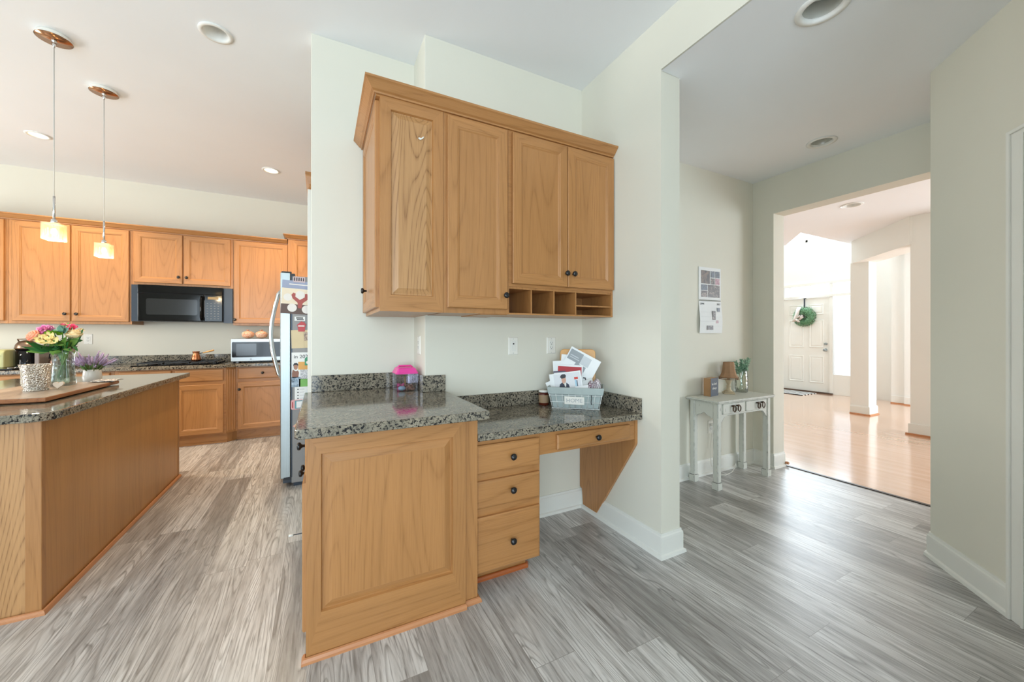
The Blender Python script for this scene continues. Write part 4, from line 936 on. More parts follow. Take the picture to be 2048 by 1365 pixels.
cl.loops(L, None, False, False, True, close=False)
c = obj('napkin', cl, photo('napkin_print', ['#f0f0ee', '#e4e4e2', '#3a3d48', '#efefed'], 25), at=(-1.3, 3.5, BZ), thick=0.0015); tag(c, 'small patterned white cloth on the board below the lavender pot', 'napkin')
# glass vase of flowers
VX, VY = -1.428, 3.36
vs = thing('flower_vase', 'clear square glass vase holding a mixed bouquet on the board', 'vase', (VX, VY, BZ))
def sq(h_, z, r=0.012, n=4, cx=VX, cy=VY):
    return [(p[0], p[1], z) for p in rounded(cx - h_, cx + h_, cy - h_, cy + h_, r, n=n)]
prof = [(0.042, 0), (0.046, 0.004), (0.045, 0.03), (0.041, 0.08), (0.038, 0.14), (0.040, 0.19), (0.048, 0.242)]
m = MB(); m.loops([sq(a, BZ + b) for a, b in prof] + [sq(a - 0.004, BZ + b) for a, b in prof[::-1][:-1]] + [sq(0.040, BZ + 0.012)], None, True, True, True)
VG = glass('wavy_vase_glass', (0.95, 0.985, 0.975), 0.2, 0.03, 0.35)
obj('glass_body', m, VG, vs)
m = MB(); wp = [(0.0395, 0.0135), (0.0405, 0.03), (0.0365, 0.08), (0.0335, 0.12), (0.0335, 0.125)]
m.loops([sq(a, BZ + b, 0.010) for a, b in wp], None, True, True, True); obj('water', m, glass('water', (0.86, 0.95, 0.90), 0.3, 0.02), vs)
GREEN = plain('stem_green', '#3f7a2f', 0.5, var=0.2, vs=30); LEAFG = plain('leaf_green', '#2f6a34', 0.42, var=0.25, vs=25); LEAFL = plain('leaf_light_green', '#6f9a45', 0.45, var=0.2, vs=25); EUC = plain('eucalyptus', '#7fa898', 0.5, var=0.15, vs=20)
FT = BZ + 0.242
GRP = 'cut flowers in the glass vase'
def stem_of(parent, top, a, rb=0.024):
    bx, by = VX + rb * math.cos(a), VY + rb * math.sin(a)
    m = MB(); m.tube([(bx, by, BZ + 0.045), (VX + 0.35 * (bx - VX) * 0.2, VY + 0.2 * (by - VY), BZ + 0.15), (VX + (top[0] - VX) * 0.4, VY + (top[1] - VY) * 0.4, FT + 0.01), top], 0.0028, 6)
    return obj('stem', m, GREEN, parent)
rn = random.Random(11)
def rv(): return Vector((rn.gauss(0, 1), rn.gauss(0, 1), rn.gauss(0, 1))).normalized()
def ruffle(c, rad, n, ps, mats, name, parent, squash=0.7, up=0.3):
    m = MB()
    for k in range(n):
        d = rv(); d.z = d.z * squash + up; d.normalize(); s0 = rv()
        p = Vector(c) + Vector((d.x * rad * 0.35, d.y * rad * 0.35, d.z * rad * 0.35 * squash))
        q = Vector(c) + Vector((d.x * rad, d.y * rad, d.z * rad * squash)) * rn.uniform(0.8, 1.1)
        m.leaf(p, q, ps, s0, rn.randrange(len(mats)), rn.uniform(-0.2, 0.2), 4)
    return obj(name, m, mats, parent)
def rose(c, rad, dirn, mats, parent):
    m = MB(); dn = Vector(dirn).normalized(); a = dn.cross(Vector((0.2, 0.1, 1))).normalized(); b = dn.cross(a)
    def P(r_, ang, h_): return Vector(c) + a * (r_ * math.cos(ang)) + b * (r_ * math.sin(ang)) + dn * h_
    for ring, (r0, r1, h0, h1, n) in enumerate([(0.12, 0.30, 0.0, 0.95, 4), (0.25, 0.55, -0.1, 0.9, 5), (0.4, 0.8, -0.3, 0.75, 6), (0.5, 1.05, -0.45, 0.45, 7)]):
        for k in range(n):
            t0 = 2 * math.pi * k / n + ring * 0.5; L = []
            for i in range(5):
                u = i / 4; rr = (r0 + (r1 - r0) * math.sin(u * 1.7)) * rad; hh = (h0 + (h1 - h0) * u) * rad; wdt = (0.55 + 0.35 * math.sin(math.pi * (0.15 + 0.7 * u))) * 2 * math.pi / n * 0.75
                L.append([P(rr * (1.0 + (0.08 if abs(s_) == 1 else 0)), t0 + s_ * wdt, hh - (0.12 * rad * abs(s_) if i == 4 else 0)) for s_ in (-1, -0.5, 0, 0.5, 1)])
            m.loops(L, None, False, False, True, close=False)
    return obj('bloom', m, mats, parent, thick=0.001)
def lily(c, rad, dirn, mats, parent):
    m = MB(); dn = Vector(dirn).normalized(); a = dn.cross(Vector((0.2, 0.1, 1))).normalized(); b = dn.cross(a)
    for k in range(6):
        t0 = 2 * math.pi * k / 6; e_ = a * math.cos(t0) + b * math.sin(t0)
        m.leaf(Vector(c) + e_ * 0.004 - dn * 0.012, Vector(c) + e_ * rad + dn * 0.010, rad * 0.75, dn.cross(e_), 0, -0.18, 6)
    for k in range(5): m.tube([Vector(c), Vector(c) + dn * 0.02 + rv() * 0.006], 0.001, 5, 1)
    return obj('bloom', m, mats, parent)
PINK = plain('petal_pink', '#e078b8', 0.5, var=0.2, vs=40); PINKL = plain('petal_pale_pink', '#f0a8cf', 0.5, var=0.15, vs=40); HOT = plain('petal_hot_pink', '#ef5f8f', 0.5, var=0.15, vs=40)
PEACH = plain('petal_peach', '#f5b394', 0.5, var=0.1, vs=30); CREAM = plain('petal_cream', '#f0dcae', 0.5, var=0.08, vs=30); YEL = plain('petal_yellow', '#f2e3a4', 0.5, var=0.1, vs=40); BRN = plain('stamen_brown', '#9a6a3a', 0.6)
LIME = plain('mum_lime', '#8fc42c', 0.5, var=0.25, vs=60)
def flower(label, top, a): return thing('cut_flower', label, 'flower', (VX, VY, BZ + 0.045), GRP)
F = [
 ('cluster of pink stock blossoms standing above the peach rose', (-1.495, 3.30, FT + 0.095), 0.3, 'stock'),
 ('second pink stock stem nodding beside the first one', (-1.54, 3.34, FT + 0.082), 1.1, 'stock2'),
 ('peach rose low on the coffee maker side of the bouquet', (-1.562, 3.29, FT + 0.058), 2.0, 'peach'),
 ('cream rose on the stove side of the bouquet', (-1.355, 3.34, FT + 0.075), 2.9, 'cream'),
 ('lime green chrysanthemum in the middle of the bouquet', (-1.455, 3.30, FT + 0.078), 3.6, 'lime'),
 ('pale yellow lily on the outer edge under the peach rose', (-1.505, 3.245, FT + 0.043), 4.2, 'lily'),
 ('pale yellow lily in the centre of the front cluster', (-1.475, 3.235, FT + 0.035), 4.8, 'lily'),
 ('pale yellow lily nearest the vase rim', (-1.43, 3.235, FT + 0.035), 5.4, 'lily'),
 ('pale yellow lily tucked below the lime chrysanthemum', (-1.46, 3.245, FT + 0.06), 5.9, 'lily'),
 ('bright pink bloom above the cream rose', (-1.375, 3.36, FT + 0.115), 0.8, 'hot'),
 ('coral bud spray at the very top of the bouquet', (-1.42, 3.40, FT + 0.128), 1.6, 'coral'),
 ('grey-green eucalyptus sprig in the upper middle', (-1.41, 3.31, FT + 0.10), 2.4, 'euc'),
 ('white filler sprig beside the cream rose', (-1.325, 3.36, FT + 0.095), 3.3, 'white'),
]
for lb, tp, a, k in F:
    tp = (VX + (tp[0] - VX) * 0.72, VY + (tp[1] - VY) * 0.8, tp[2] + 0.004)
    fl = flower(lb, tp, a); stem_of(fl, tp, a)
    out = Vector((tp[0] - VX, tp[1] - VY - 0.05, 0.08))
    if k.startswith('stock'): ruffle((tp[0], tp[1], tp[2] + 0.005), 0.036, 70, 0.020, [PINK, PINKL], 'bloom', fl, 0.9, 0.1)
    elif k == 'peach': rose(tp, 0.032, out, [PEACH], fl)
    elif k == 'cream': rose((tp[0], tp[1], tp[2] - 0.01), 0.036, (0.1, -0.25, 1), [CREAM], fl)
    elif k == 'lime': ruffle(tp, 0.042, 150, 0.008, [LIME], 'bloom', fl, 0.5, 0.25)
    elif k == 'lily': lily(tp, 0.028, (0.25 * rn.uniform(-1, 1), -1, 0.5), [YEL, BRN], fl)
    elif k == 'hot': ruffle(tp, 0.026, 40, 0.018, [HOT], 'bloom', fl, 0.8, 0.2)
    elif k == 'coral': ruffle(tp, 0.034, 40, 0.012, [PEACH, HOT, LEAFL], 'bloom', fl, 0.5, 0.2)
    elif k == 'white': ruffle(tp, 0.022, 30, 0.008, [CREAM], 'bloom', fl, 0.8, 0.1)
    elif k == 'euc':
        m = MB()
        for j in range(7): d = Vector((rn.uniform(-1, 1), rn.uniform(-1, 0.3), rn.uniform(-0.2, 0.7))).normalized(); m.leaf(Vector(tp) - Vector((0, 0, 0.02)), Vector(tp) + d * 0.05, 0.036, rv(), 0, 0.1, 5)
        obj('leaves', m, EUC, fl)
LG = thing('foliage_spray', 'long green leaves fanning out over the rim of the glass vase', 'leaves', (VX, VY, BZ + 0.05))
stem_of(LG, (VX, VY, FT + 0.03), 0.5)
LS = [((-1.60, 3.26, FT + 0.035), 0.030), ((-1.615, 3.25, FT + 0.002), 0.030), ((-1.60, 3.27, FT - 0.028), 0.036), ((-1.56, 3.25, FT + 0.03), 0.034), ((-1.36, 3.25, FT + 0.06), 0.036), ((-1.31, 3.33, FT + 0.075), 0.032), ((-1.30, 3.35, FT + 0.11), 0.028), ((-1.40, 3.22, FT + 0.03), 0.036), ((-1.48, 3.21, FT + 0.0), 0.034), ((-1.35, 3.26, FT + 0.03), 0.030), ((-1.53, 3.42, FT + 0.06), 0.04), ((-1.36, 3.44, FT + 0.07), 0.04)]
for i, (tip, wd) in enumerate(LS):
    tip = (VX + (tip[0] - VX) * 0.72, VY + (tip[1] - VY) * 0.8, tip[2])
    m = MB(); b0 = Vector((VX + (tip[0] - VX) * 0.22, VY + (tip[1] - VY) * 0.3, FT - 0.035 + 0.01 * (i % 3)))
    m.leaf(b0, tip, wd, (tip[1] - VY, VX - tip[0], 0.25), 0, 0.08, 7); obj('leaf', m, [LEAFG, LEAFL][i in (2, 4, 5)], LG)
m = MB()
for k in range(70):
    p = Vector((VX + rn.uniform(-0.06, 0.06), VY + rn.uniform(-0.07, 0.04), FT + rn.uniform(-0.03, 0.05))); m.leaf(p, p + rv() * 0.04, 0.020, rv(), rn.randrange(2), 0.1, 3)
for k in range(26):
    a = rn.uniform(0, 6.28); r_ = rn.uniform(0.0, 0.028)
    m.tube([(VX + r_ * math.cos(a), VY + r_ * math.sin(a), BZ + 0.03 + rn.uniform(0, 0.03)), (VX + r_ * 0.5 * math.cos(a + 2), VY + r_ * 0.5 * math.sin(a + 2), BZ + 0.15), (VX + 0.03 * math.cos(a + 2.4), VY + 0.03 * math.sin(a + 2.4), FT)], 0.0026, 5, rn.randrange(2))
obj('inner_leaves', m, [LEAFG, LEAFL], LG)
# lavender in a white pot (stands on the granite just past the board end)
LX, LY = -1.43, 3.70
LZ = ITZ
c = thing('potted_lavender', 'purple lavender in a small white ceramic pot on the island', 'plant', (LX, LY, LZ))
m = MB(); m.lathe([(0.0, LZ), (0.034, LZ), (0.046, LZ + 0.02), (0.049, LZ + 0.045), (0.045, LZ + 0.08), (0.042, LZ + 0.098), (0.038, LZ + 0.098), (0.038, LZ + 0.08), (0.0, LZ + 0.075)], (LX, LY, 0), 32, cap=False); obj('pot', m, plain('white_ceramic', '#d6d4cf', 0.12), c)
m = MB(); m2 = MB(); m3 = MB()
for k in range(52):
    a = rn.uniform(0, 6.283); sp = rn.uniform(0.15, 1.0); ln = rn.uniform(0.10, 0.16)
    d = Vector((math.cos(a) * sp * 1.0, math.sin(a) * sp * 0.9, 0.85)).normalized(); b0 = Vector((LX + 0.03 * math.cos(a) * sp, LY + 0.03 * math.sin(a) * sp, LZ + 0.08))
    mid = b0 + d * ln * 0.5; tip = b0 + d * ln + Vector((0, 0, -0.02 * sp)); m.tube([b0, mid], 0.0014, 4)
    m2.tube([mid, mid + (tip - mid) * 0.3, mid + (tip - mid) * 0.75, tip], [0.0035, 0.0065, 0.005, 0.0018], 6)
    for j in range(10): q = mid + (tip - mid) * (j / 10); m2.leaf(q, q + rv() * 0.010, 0.006, rv(), 0, 0, 2)
    m3.leaf(b0, b0 + d * 0.07 + rv() * 0.012, 0.006, rv(), 0, 0.1, 3)
obj('stems', m, GREEN, c); obj('blossoms', m2, plain('lavender', '#a594b4', 0.7, var=0.3, vs=60), c); obj('leaves', m3, plain('lavender_leaf', '#5f6a3a', 0.6, var=0.25, vs=40), c)

# ------------------------------------------------------------------ things on the far counter
KZ = 0.9145
bb = thing('bread_bin', 'pale green enamel bread bin cut by the picture edge', 'bread bin', (-2.93, 5.66, KZ))
m = MB(); m.prism(rounded(5.56, 5.84, KZ + 0.012, KZ + 0.195, 0.05, (0, 0, 1, 1)), -3.10, -2.775, T=lambda y, z, x: (x, y, z)); BBM = plain('enamel_green', '#b9bd8c', 0.25); obj('body', m, BBM, bb, bevel=0.012)
m = MB(); m.box(-3.08, -2.79, 5.557, 5.561, KZ + 0.13, KZ + 0.136); obj('lid_seam', m, plain('enamel_dark', '#8e9366', 0.4), bb)
m = MB(); m.box(-3.09, -2.785, 5.57, 5.83, KZ, KZ + 0.012); obj('feet', m, BLKPL, bb)
cm = thing('coffee_machine', 'black capsule coffee machine with bronze domed lid on the far counter', 'coffee machine', (-2.685, 5.72, KZ))
m = MB(); m.lathe([(0.072, KZ), (0.074, KZ + 0.01), (0.074, KZ + 0.195)], (-2.685, 5.70, 0), 32); obj('body', m, BLKGL, cm)
m = MB(); m.lathe([(0.080, KZ + 0.195), (0.080, KZ + 0.21), (0.074, KZ + 0.24), (0.055, KZ + 0.27), (0.02, KZ + 0.285), (0, KZ + 0.287)], (-2.685, 5.70, 0), 32); m.tube([(-2.72, 5.66, KZ + 0.275), (-2.72, 5.64, KZ + 0.295), (-2.66, 5.64, KZ + 0.298), (-2.655, 5.66, KZ + 0.275)], 0.006, 8); obj('lid', m, plain('bronze_metal', '#86705f', 0.3, 0.8), cm)
m = MB(); m.box(-2.60, -2.565, 5.63, 5.80, KZ, KZ + 0.20); m.box(-2.605, -2.565, 5.63, 5.80, KZ + 0.20, KZ + 0.235); obj('water_tank', m, plain('smoked_tank', '#7d726c', 0.2), cm, bevel=0.006)
m = MB(); m.box(-2.72, -2.65, 5.60, 5.64, KZ, KZ + 0.02); m.tube([(-2.69, 5.635, KZ + 0.15), (-2.69, 5.62, KZ + 0.13)], 0.006, 8); obj('cup_rest', m, CHROME, cm)
kt = thing('kettle', 'small dark bronze kettle on the counter behind the glass vase', 'kettle', (-2.47, 5.70, KZ))
m = MB(); m.lathe([(0, KZ), (0.058, KZ), (0.062, KZ + 0.01), (0.055, KZ + 0.07), (0.040, KZ + 0.115), (0.0, KZ + 0.125)], (-2.47, 5.70, 0), 28); obj('body', m, plain('kettle_bronze', '#5a463b', 0.25, 0.8), kt)
m = MB(); m.tube([(-2.525, 5.70, KZ + 0.09), (-2.52, 5.70, KZ + 0.14), (-2.47, 5.70, KZ + 0.165), (-2.42, 5.70, KZ + 0.14), (-2.415, 5.70, KZ + 0.09)], 0.006, 8); m.lathe([(0.008, KZ + 0.12), (0.011, KZ + 0.135), (0, KZ + 0.14)], (-2.47, 5.70, 0), 12); obj('handle', m, BLKPL, kt)
tr = obj('tray', MB().prism(rounded(-3.0, -2.62, 5.38, 5.54, 0.02), KZ, KZ + 0.016), BLKGL, at=(-2.8, 5.46, KZ), bevel=0.004); tag(tr, 'flat black tray in front of the coffee machine', 'tray')
sp = MB(); sp.leaf((-2.68, 5.42, KZ + 0.019), (-2.62, 5.47, KZ + 0.019), 0.03, (0.6, -0.8, 0), 0, 0, 5); sp = obj('spoon_rest', sp, CHROME, at=(-2.65, 5.45, KZ + 0.017), thick=0.003); tag(sp, 'small shiny spoon rest lying on the black tray', 'spoon rest')

# ------------------------------------------------------------------ outlets and switch
def plate(T, label, kind, loc):
    """T maps (u,v,w) on the wall, centre at 0"""
    g = thing('wall_outlet' if kind != 'jack' else 'wall_jack', label, 'outlet' if kind != 'jack' else 'jack', loc, 'white wall plates')
    m = MB(); nest(m, T, inset(-0.036, -0.058, 0.036, 0.058, [(0, 0), (0, 0.002), (0.005, 0.006)])); p = obj('cover_plate', m, WHITEP, g)
    m = MB(); nest(m, T, inset(-0.0165, -0.0335, 0.0165, 0.0335, [(0, 0.004), (0, 0.0075), (0.001, 0.008)])); obj('insert', m, TRIM, p)
    m = MB()
    if kind == 'jack': m.box(-0.005, 0.005, 0.010, 0.019, 0.0078, 0.0086, T=T)
    else:
        for s_ in (-0.016, 0.016):
            m.box(-0.0085, -0.0065, s_, s_ + 0.009, 0.0078, 0.0086, T=T); m.box(0.0055, 0.0075, s_, s_ + 0.008, 0.0078, 0.0086, T=T); m.box(-0.0025, 0.0025, s_ - 0.009, s_ - 0.004, 0.0078, 0.0086, T=T)
    obj('slots', m, DARKHOLE, p)
    m = MB()
    for s_ in (-0.047, 0.047): m.box(-0.002, 0.002, s_ - 0.002, s_ + 0.002, 0.0058, 0.0066, T=T)
    obj('screws', m, STEEL, p)
    return g
plate(lambda u, v, w: (1.145 + u, 2.245 - w, 1.18 + v), 'white wall plate with a single jack above the desk, farther from the basket', 'jack', (1.145, 2.245, 1.18))
plate(lambda u, v, w: (1.444 + u, 2.245 - w, 1.18 + v), 'white double outlet above the desk next to the mail basket', 'out', (1.444, 2.245, 1.18))
plate(lambda u, v, w: (0.555 - w, 2.385 + u, 1.19 + v), 'white outlet on the narrow wall return above the raised counter', 'out', (0.555, 2.385, 1.19))
plate(lambda u, v, w: (-2.335 + u, 5.96 - w, 1.205 + v), 'white outlet on the kitchen wall behind the bouquet', 'out', (-2.335, 5.96, 1.205))
plate(lambda u, v, w: (3.16 + u, 2.25 - w, 0.42 + v), 'white outlet low on the hallway wall behind the distressed table', 'out', (3.16, 2.25, 0.42))

# ------------------------------------------------------------------ small pet tank on the raised counter
CZ = 0.9143
tk = thing('pet_tank', 'small clear plastic pet tank with hot pink lid on the raised counter', 'pet tank', (0.46, 2.385, CZ))
TX0, TX1, TY0, TY1 = 0.405, 0.528, 2.315, 2.455
CLR = glass('clear_plastic', (0.93, 0.92, 0.96), 0.3, 0.04)
m = MB(); o_ = [(TX0, TY0), (TX1, TY0), (TX1, TY1), (TX0, TY1)]
m.loops([[(x, y, CZ) for x, y in o_], [(x + (x - 0.466) * 0.06, y + (y - 2.385) * 0.06, CZ + 0.105) for x, y in o_], [(x - (x - 0.466) * 0.0, y, CZ + 0.105) for x, y in o_], [(x - (x - 0.466) * 0.05, y - (y - 2.385) * 0.05, CZ + 0.004) for x, y in o_]]); obj('clear_box', m, CLR, tk)
PK = plain('hot_pink_plastic', '#ef4fa6', 0.3)
m = MB(); m.loops([[(0.466 + (x - 0.466) * k, 2.385 + (y - 2.385) * k, CZ + z) for x, y in rounded(TX0, TX1, TY0, TY1, 0.012, n=3)] for k, z in ((1.07, 0.104), (1.09, 0.110), (1.02, 0.115), (0.86, 0.136), (0.70, 0.142), (0.68, 0.139))]); obj('lid', m, PK, tk, bevel=0.001)
m = MB(); m.tube([(0.42, 2.385, CZ + 0.138), (0.43, 2.385, CZ + 0.150), (0.50, 2.385, CZ + 0.150), (0.512, 2.385, CZ + 0.138)], 0.005, 8); obj('handle', m, PK, tk)
def heap(name, x0, x1, y0, y1, h, mat, n, label=None):
    m = MB(); r_ = random.Random(len(name))
    for k in range(n): m.ball((r_.uniform(x0, x1), r_.uniform(y0, y1), CZ + 0.008 + r_.random() ** 2 * h), r_.uniform(0.005, 0.008), 6, 4)
    o = obj(name, m, mat, tk); o['kind'] = 'stuff'; return o
heap('pink_gravel', TX0 + 0.012, 0.465, TY0 + 0.05, TY1 - 0.012, 0.028, PK, 60)
heap('brown_gravel', 0.47, TX1 - 0.012, TY0 + 0.012, TY1 - 0.012, 0.018, photo('gravel_brown', ['#7a4a38', '#b5836a', '#5a3226'], 60), 70)
m = MB(); m.ball((0.437, 2.335, CZ + 0.018), (0.022, 0.014, 0.013), 14, 8, fn=lambda q: 1 + 0.12 * math.sin(9 * math.atan2(q.y, q.x))); obj('blue_shell', m, plain('shell_blue', '#a9cfe0', 0.3), tk)
m = MB(); m.tube([(0.47, 2.40, CZ + 0.02), (0.468, 2.40, CZ + 0.08)], 0.004, 6)
for k in range(7): a = k * 0.9; m.leaf((0.468, 2.40, CZ + 0.08), (0.468 + 0.04 * math.cos(a), 2.40 + 0.03 * math.sin(a), CZ + 0.085), 0.012, (-math.sin(a), math.cos(a), 0), 1, 0.2, 4)
obj('plastic_palm', m, [plain('palm_trunk', '#b08a4a', 0.6), plain('palm_green', '#7ab85a', 0.5)], tk)
# ------------------------------------------------------------------ mail basket on the desk
ex, ey, qx, qy = 0.771, -0.637, 0.637, 0.771
BC = (1.4345, 1.947)
def bk(u, v, z): return (BC[0] + ex * u + qx * v, BC[1] + ey * u + qy * v, DZ + z)
BH = 0.135
def ring_at(z, grow=0.0):
    k = 0.026 * z / BH; a = 0.145 + k + grow; v0 = -k - grow; v1 = 0.165 + k + grow
    return [(-a, v0), (a, v0), (a, v1), (-a, v1)]
WW = plain('white_wire', '#dfe3e1', 0.4)
b = thing('wire_basket', 'white wire basket with grey cloth liner, full of mail, on the desk', 'basket', bk(0, 0.08, 0.001))
m = MB()
for z, r_ in ((0.0035, 0.0025), (0.045, 0.0023), (0.088, 0.0023), (BH, 0.0025)):
    q = ring_at(z, 0.0025); m.tube([bk(*p, z) for p in q], r_, 6, closed=True)
for k in range(9):
    t = -1 + 2 * k / 8; m.tube([bk(0.145 * t, -0.001, 0.0035), bk(0.171 * t, -0.028, BH)], 0.0023, 6)
    m.tube([bk(0.145 * t, 0.166, 0.0035), bk(0.171 * t, 0.193, BH)], 0.0016, 6)
for k in range(1, 5):
    v = 0.165 * k / 5
    for s_ in (-1, 1): m.tube([bk(s_ * 0.1465, v, 0.0035), bk(s_ * 0.1725, v * 1.3 - 0.026, BH)], 0.0016, 6)
obj('wire_frame', m, WW, b)
LIN = plain('liner_grey', '#a9b4b2', 0.85, var=0.05, vs=20)
m = MB()
def lring(z, g): return [bk(*p, z) for p in [(x * 0.985, y_ + (0.003 if y_ < 0.08 else -0.003)) for x, y_ in ring_at(z, g)]]
m.loops([lring(0.006, -0.004), lring(BH - 0.002, -0.004), lring(BH + 0.004, 0.001), [bk(*p, BH + 0.003) for p in ring_at(BH, 0.005)], [bk(*p, 0.096) for p in ring_at(0.096, 0.006)], [bk(*p, 0.095) for p in ring_at(0.096, 0.003)]], None, True, False)
obj('liner', m, LIN, b)
def bfront(u, z, o_): return bk(u, -0.026 * z / BH - 0.004 - o_, z)
m = MB(); vs_ = []
m.loops([[bfront(-0.068, 0.032, o_), bfront(0.056, 0.030, o_), bfront(0.056, 0.081, o_), bfront(-0.068, 0.083, o_)] for o_ in (0.0, 0.004)]); tg = obj('name_tag', m, WHITEP, b, bevel=0.001)
text('lettering', 'HOME', 0.036, plain('ink_pale', '#b4b8ba', 0.6), tg, MX(bfront(-0.006, 0.056, 0.0046), (ex, ey, 0), (-qx * 0.19, -qy * 0.19, 1)))
m = MB(); m.tube([bfront(0.098, 0.096, 0.002), bfront(0.101, 0.075, 0.003), bfront(0.097, 0.05, 0.003), bfront(0.100, 0.034, 0.003)], 0.0022, 6); plabel(obj('cord_tie', m, INK, b), 'dark cord hanging from the liner')
GB = 'papers standing in the wire basket'
def sheet_in(name, label, cat, u, v, w_, h_, z, rot, mat, lean=0.12, th=0.0012, curl=0, group=GB):
    """a sheet leaning back in the basket: centre u, centre height z, turned by rot in its own plane"""
    a = R(rot)
    def T(p, q, o_):     # p right, q up from the centre, o_ towards the viewer
        uu = u + p * math.cos(a) - q * math.sin(a); zz = z + p * math.sin(a) + q * math.cos(a)
        cu = curl * max(0.0, p / w_ + 0.1) ** 2
        return bk(uu, v + lean * (zz - 0.02) - o_ - cu, zz)
    m = MB(); N = 8
    m.loops([[T(-w_ / 2 + w_ * i / N, -h_ / 2, 0), T(-w_ / 2 + w_ * i / N, h_ / 2, 0), T(-w_ / 2 + w_ * i / N, h_ / 2, th), T(-w_ / 2 + w_ * i / N, -h_ / 2, th)] for i in range(N + 1)], None, True, True)
    o = obj(name, m, mat, at=T(0, 0, 0)); tag(o, label, cat, group)
    def P(nm, p0, p1, q0, q1, pm, lift=0.0008, shape=None):
        mm = MB()
        if shape:
            pts = [(p0 + (p1 - p0) * x, q0 + (q1 - q0) * y) for x, y in shape]
            mm.loops([[T(p, q, th + lift - 0.0006) for p, q in pts], [T(p, q, th + lift) for p, q in pts]])
        else:
            mm.loops([[T(p0 + (p1 - p0) * i / 4, q0, th + lift - 0.0006), T(p0 + (p1 - p0) * i / 4, q1, th + lift - 0.0006), T(p0 + (p1 - p0) * i / 4, q1, th + lift), T(p0 + (p1 - p0) * i / 4, q0, th + lift)] for i in range(5)])
        return obj(nm, mm, pm, o)
    return o, P, T
WOODB = oak('board_maple', 2, '#e0a85e', '#c88b3e', 0.3, 6)
o = MB(); pl_ = [(p[0], p[1]) for p in rounded(-0.118, 0.116, 0.012, 0.372, 0.025)]
o.prism(pl_, 0, 0.014, T=lambda u, z, t_: bk(u + 0.006, 0.132 + 0.10 * z + t_, z)); o = obj('cutting_board', o, WOODB, at=bk(0, 0.13, 0.2), bevel=0.003); tag(o, 'light wooden cutting board standing behind the papers in the basket', 'cutting board')
GR1 = plain('print_grey_block', '#9aa0a4', 0.6); GR2 = plain('print_pale_block', '#c9ced1', 0.6)
o, P, T = sheet_in('paper', 'white sheet standing upright at the back beside the cutting board', 'paper', -0.035, 0.108, 0.15, 0.30, 0.185, -4, PAPER, lean=0.09)
P('line', 0.03, 0.055, 0.09, 0.096, INKG); P('line', 0.03, 0.05, 0.075, 0.08, INKG)
o, P, T = sheet_in('paper', 'large tilted sheet with grey printed blocks and a curled edge', 'paper', 0.0, 0.096, 0.215, 0.275, 0.222, -28, PAPER, lean=0.09, curl=0.035)
P('grey_block', -0.10, -0.01, 0.055, 0.125, GR1); P('grey_block', -0.035, 0.04, -0.02, 0.055, GR1); P('pale_block', -0.01, 0.05, 0.06, 0.12, GR2)
P('squiggle', 0.045, 0.085, -0.07, 0.0, INK, 0.0008, [(0.2, 0.9), (0.6, 1.0), (0.95, 0.75), (0.7, 0.45), (1.0, 0.2), (0.8, 0.0), (0.75, 0.18), (0.5, 0.42), (0.72, 0.78), (0.5, 0.88), (0.25, 0.80)])
P('line', -0.09, -0.03, 0.085, 0.091, GR2, 0.0014); P('line', -0.09, -0.02, 0.072, 0.077, GR2, 0.0014)
o, P, T = sheet_in('envelope', 'white envelope with a small stamp behind the red card', 'envelope', -0.058, 0.088, 0.185, 0.20, 0.20, 4, PAPER)
P('stamp', 0.07, 0.078, 0.08, 0.09, INK)
o, P, T = sheet_in('card', 'white card with a red panel standing mid-basket', 'card', -0.048, 0.076, 0.175, 0.20, 0.172, -2, PAPER)
P('red_panel', -0.075, 0.080, -0.085, 0.088, plain('card_red', '#b0222b', 0.5))
o, P, T = sheet_in('booklet', 'dark purple booklet peeking out beside the red card', 'booklet', -0.105, 0.068, 0.08, 0.17, 0.145, 3, plain('booklet_purple', '#4d4258', 0.5))
o, P, T = sheet_in('paper', 'white sheet with pink corner directly behind the magazine', 'paper', -0.055, 0.058, 0.165, 0.16, 0.146, 5, PAPER)
P('pink_corner', 0.035, 0.08, 0.055, 0.075, plain('print_pink', '#e89a98', 0.5)); P('dot', -0.05, -0.044, 0.064, 0.070, INK)
o, P, T = sheet_in('magazine', 'magazine with a person in a dark jacket and black cap on its cover', 'magazine', -0.062, 0.036, 0.205, 0.15, 0.150, 9, PAPER, lean=0.16)
SK = plain('print_face', '#c99a83', 0.5); NAVY = plain('print_navy', '#262b3f', 0.5)
P('print_background', -0.075, 0.095, -0.05, 0.068, plain('print_cool_grey', '#d9dadd', 0.5))
P('jacket', -0.050, 0.020, -0.024, 0.016, NAVY, 0.0014, [(0, 0), (1, 0), (0.95, 0.5), (0.7, 0.9), (0.55, 1.0), (0.4, 0.95), (0.15, 0.7)])
P('shirt', -0.014, 0.002, -0.017, 0.010, WHITEP, 0.0020, [(0.3, 0), (0.7, 0), (1, 1), (0, 1)])
P('face', -0.026, 0.002, 0.004, 0.048, SK, 0.0020, [(0.25, 0.0), (0.75, 0.0), (1.0, 0.4), (1.0, 0.75), (0.8, 1.0), (0.2, 1.0), (0.0, 0.75), (0.0, 0.4)])
P('cap', -0.034, 0.006, 0.037, 0.065, INK, 0.0026, [(0.0, 0.2), (0.15, 0.3), (0.2, 0.0), (0.9, 0.15), (1.0, 0.6), (0.85, 0.95), (0.4, 1.0), (0.1, 0.7)])
P('red_block', 0.056, 0.080, 0.022, 0.036, plain('print_red', '#d2402e', 0.5), 0.0014); P('blue_block', 0.058, 0.068, -0.030, 0.020, plain('print_sky', '#9fc3d6', 0.5), 0.0014); P('dark_block', 0.069, 0.074, -0.034, 0.016, NAVY, 0.0014)
PUR = plain('print_purple', '#a0467f', 0.5)
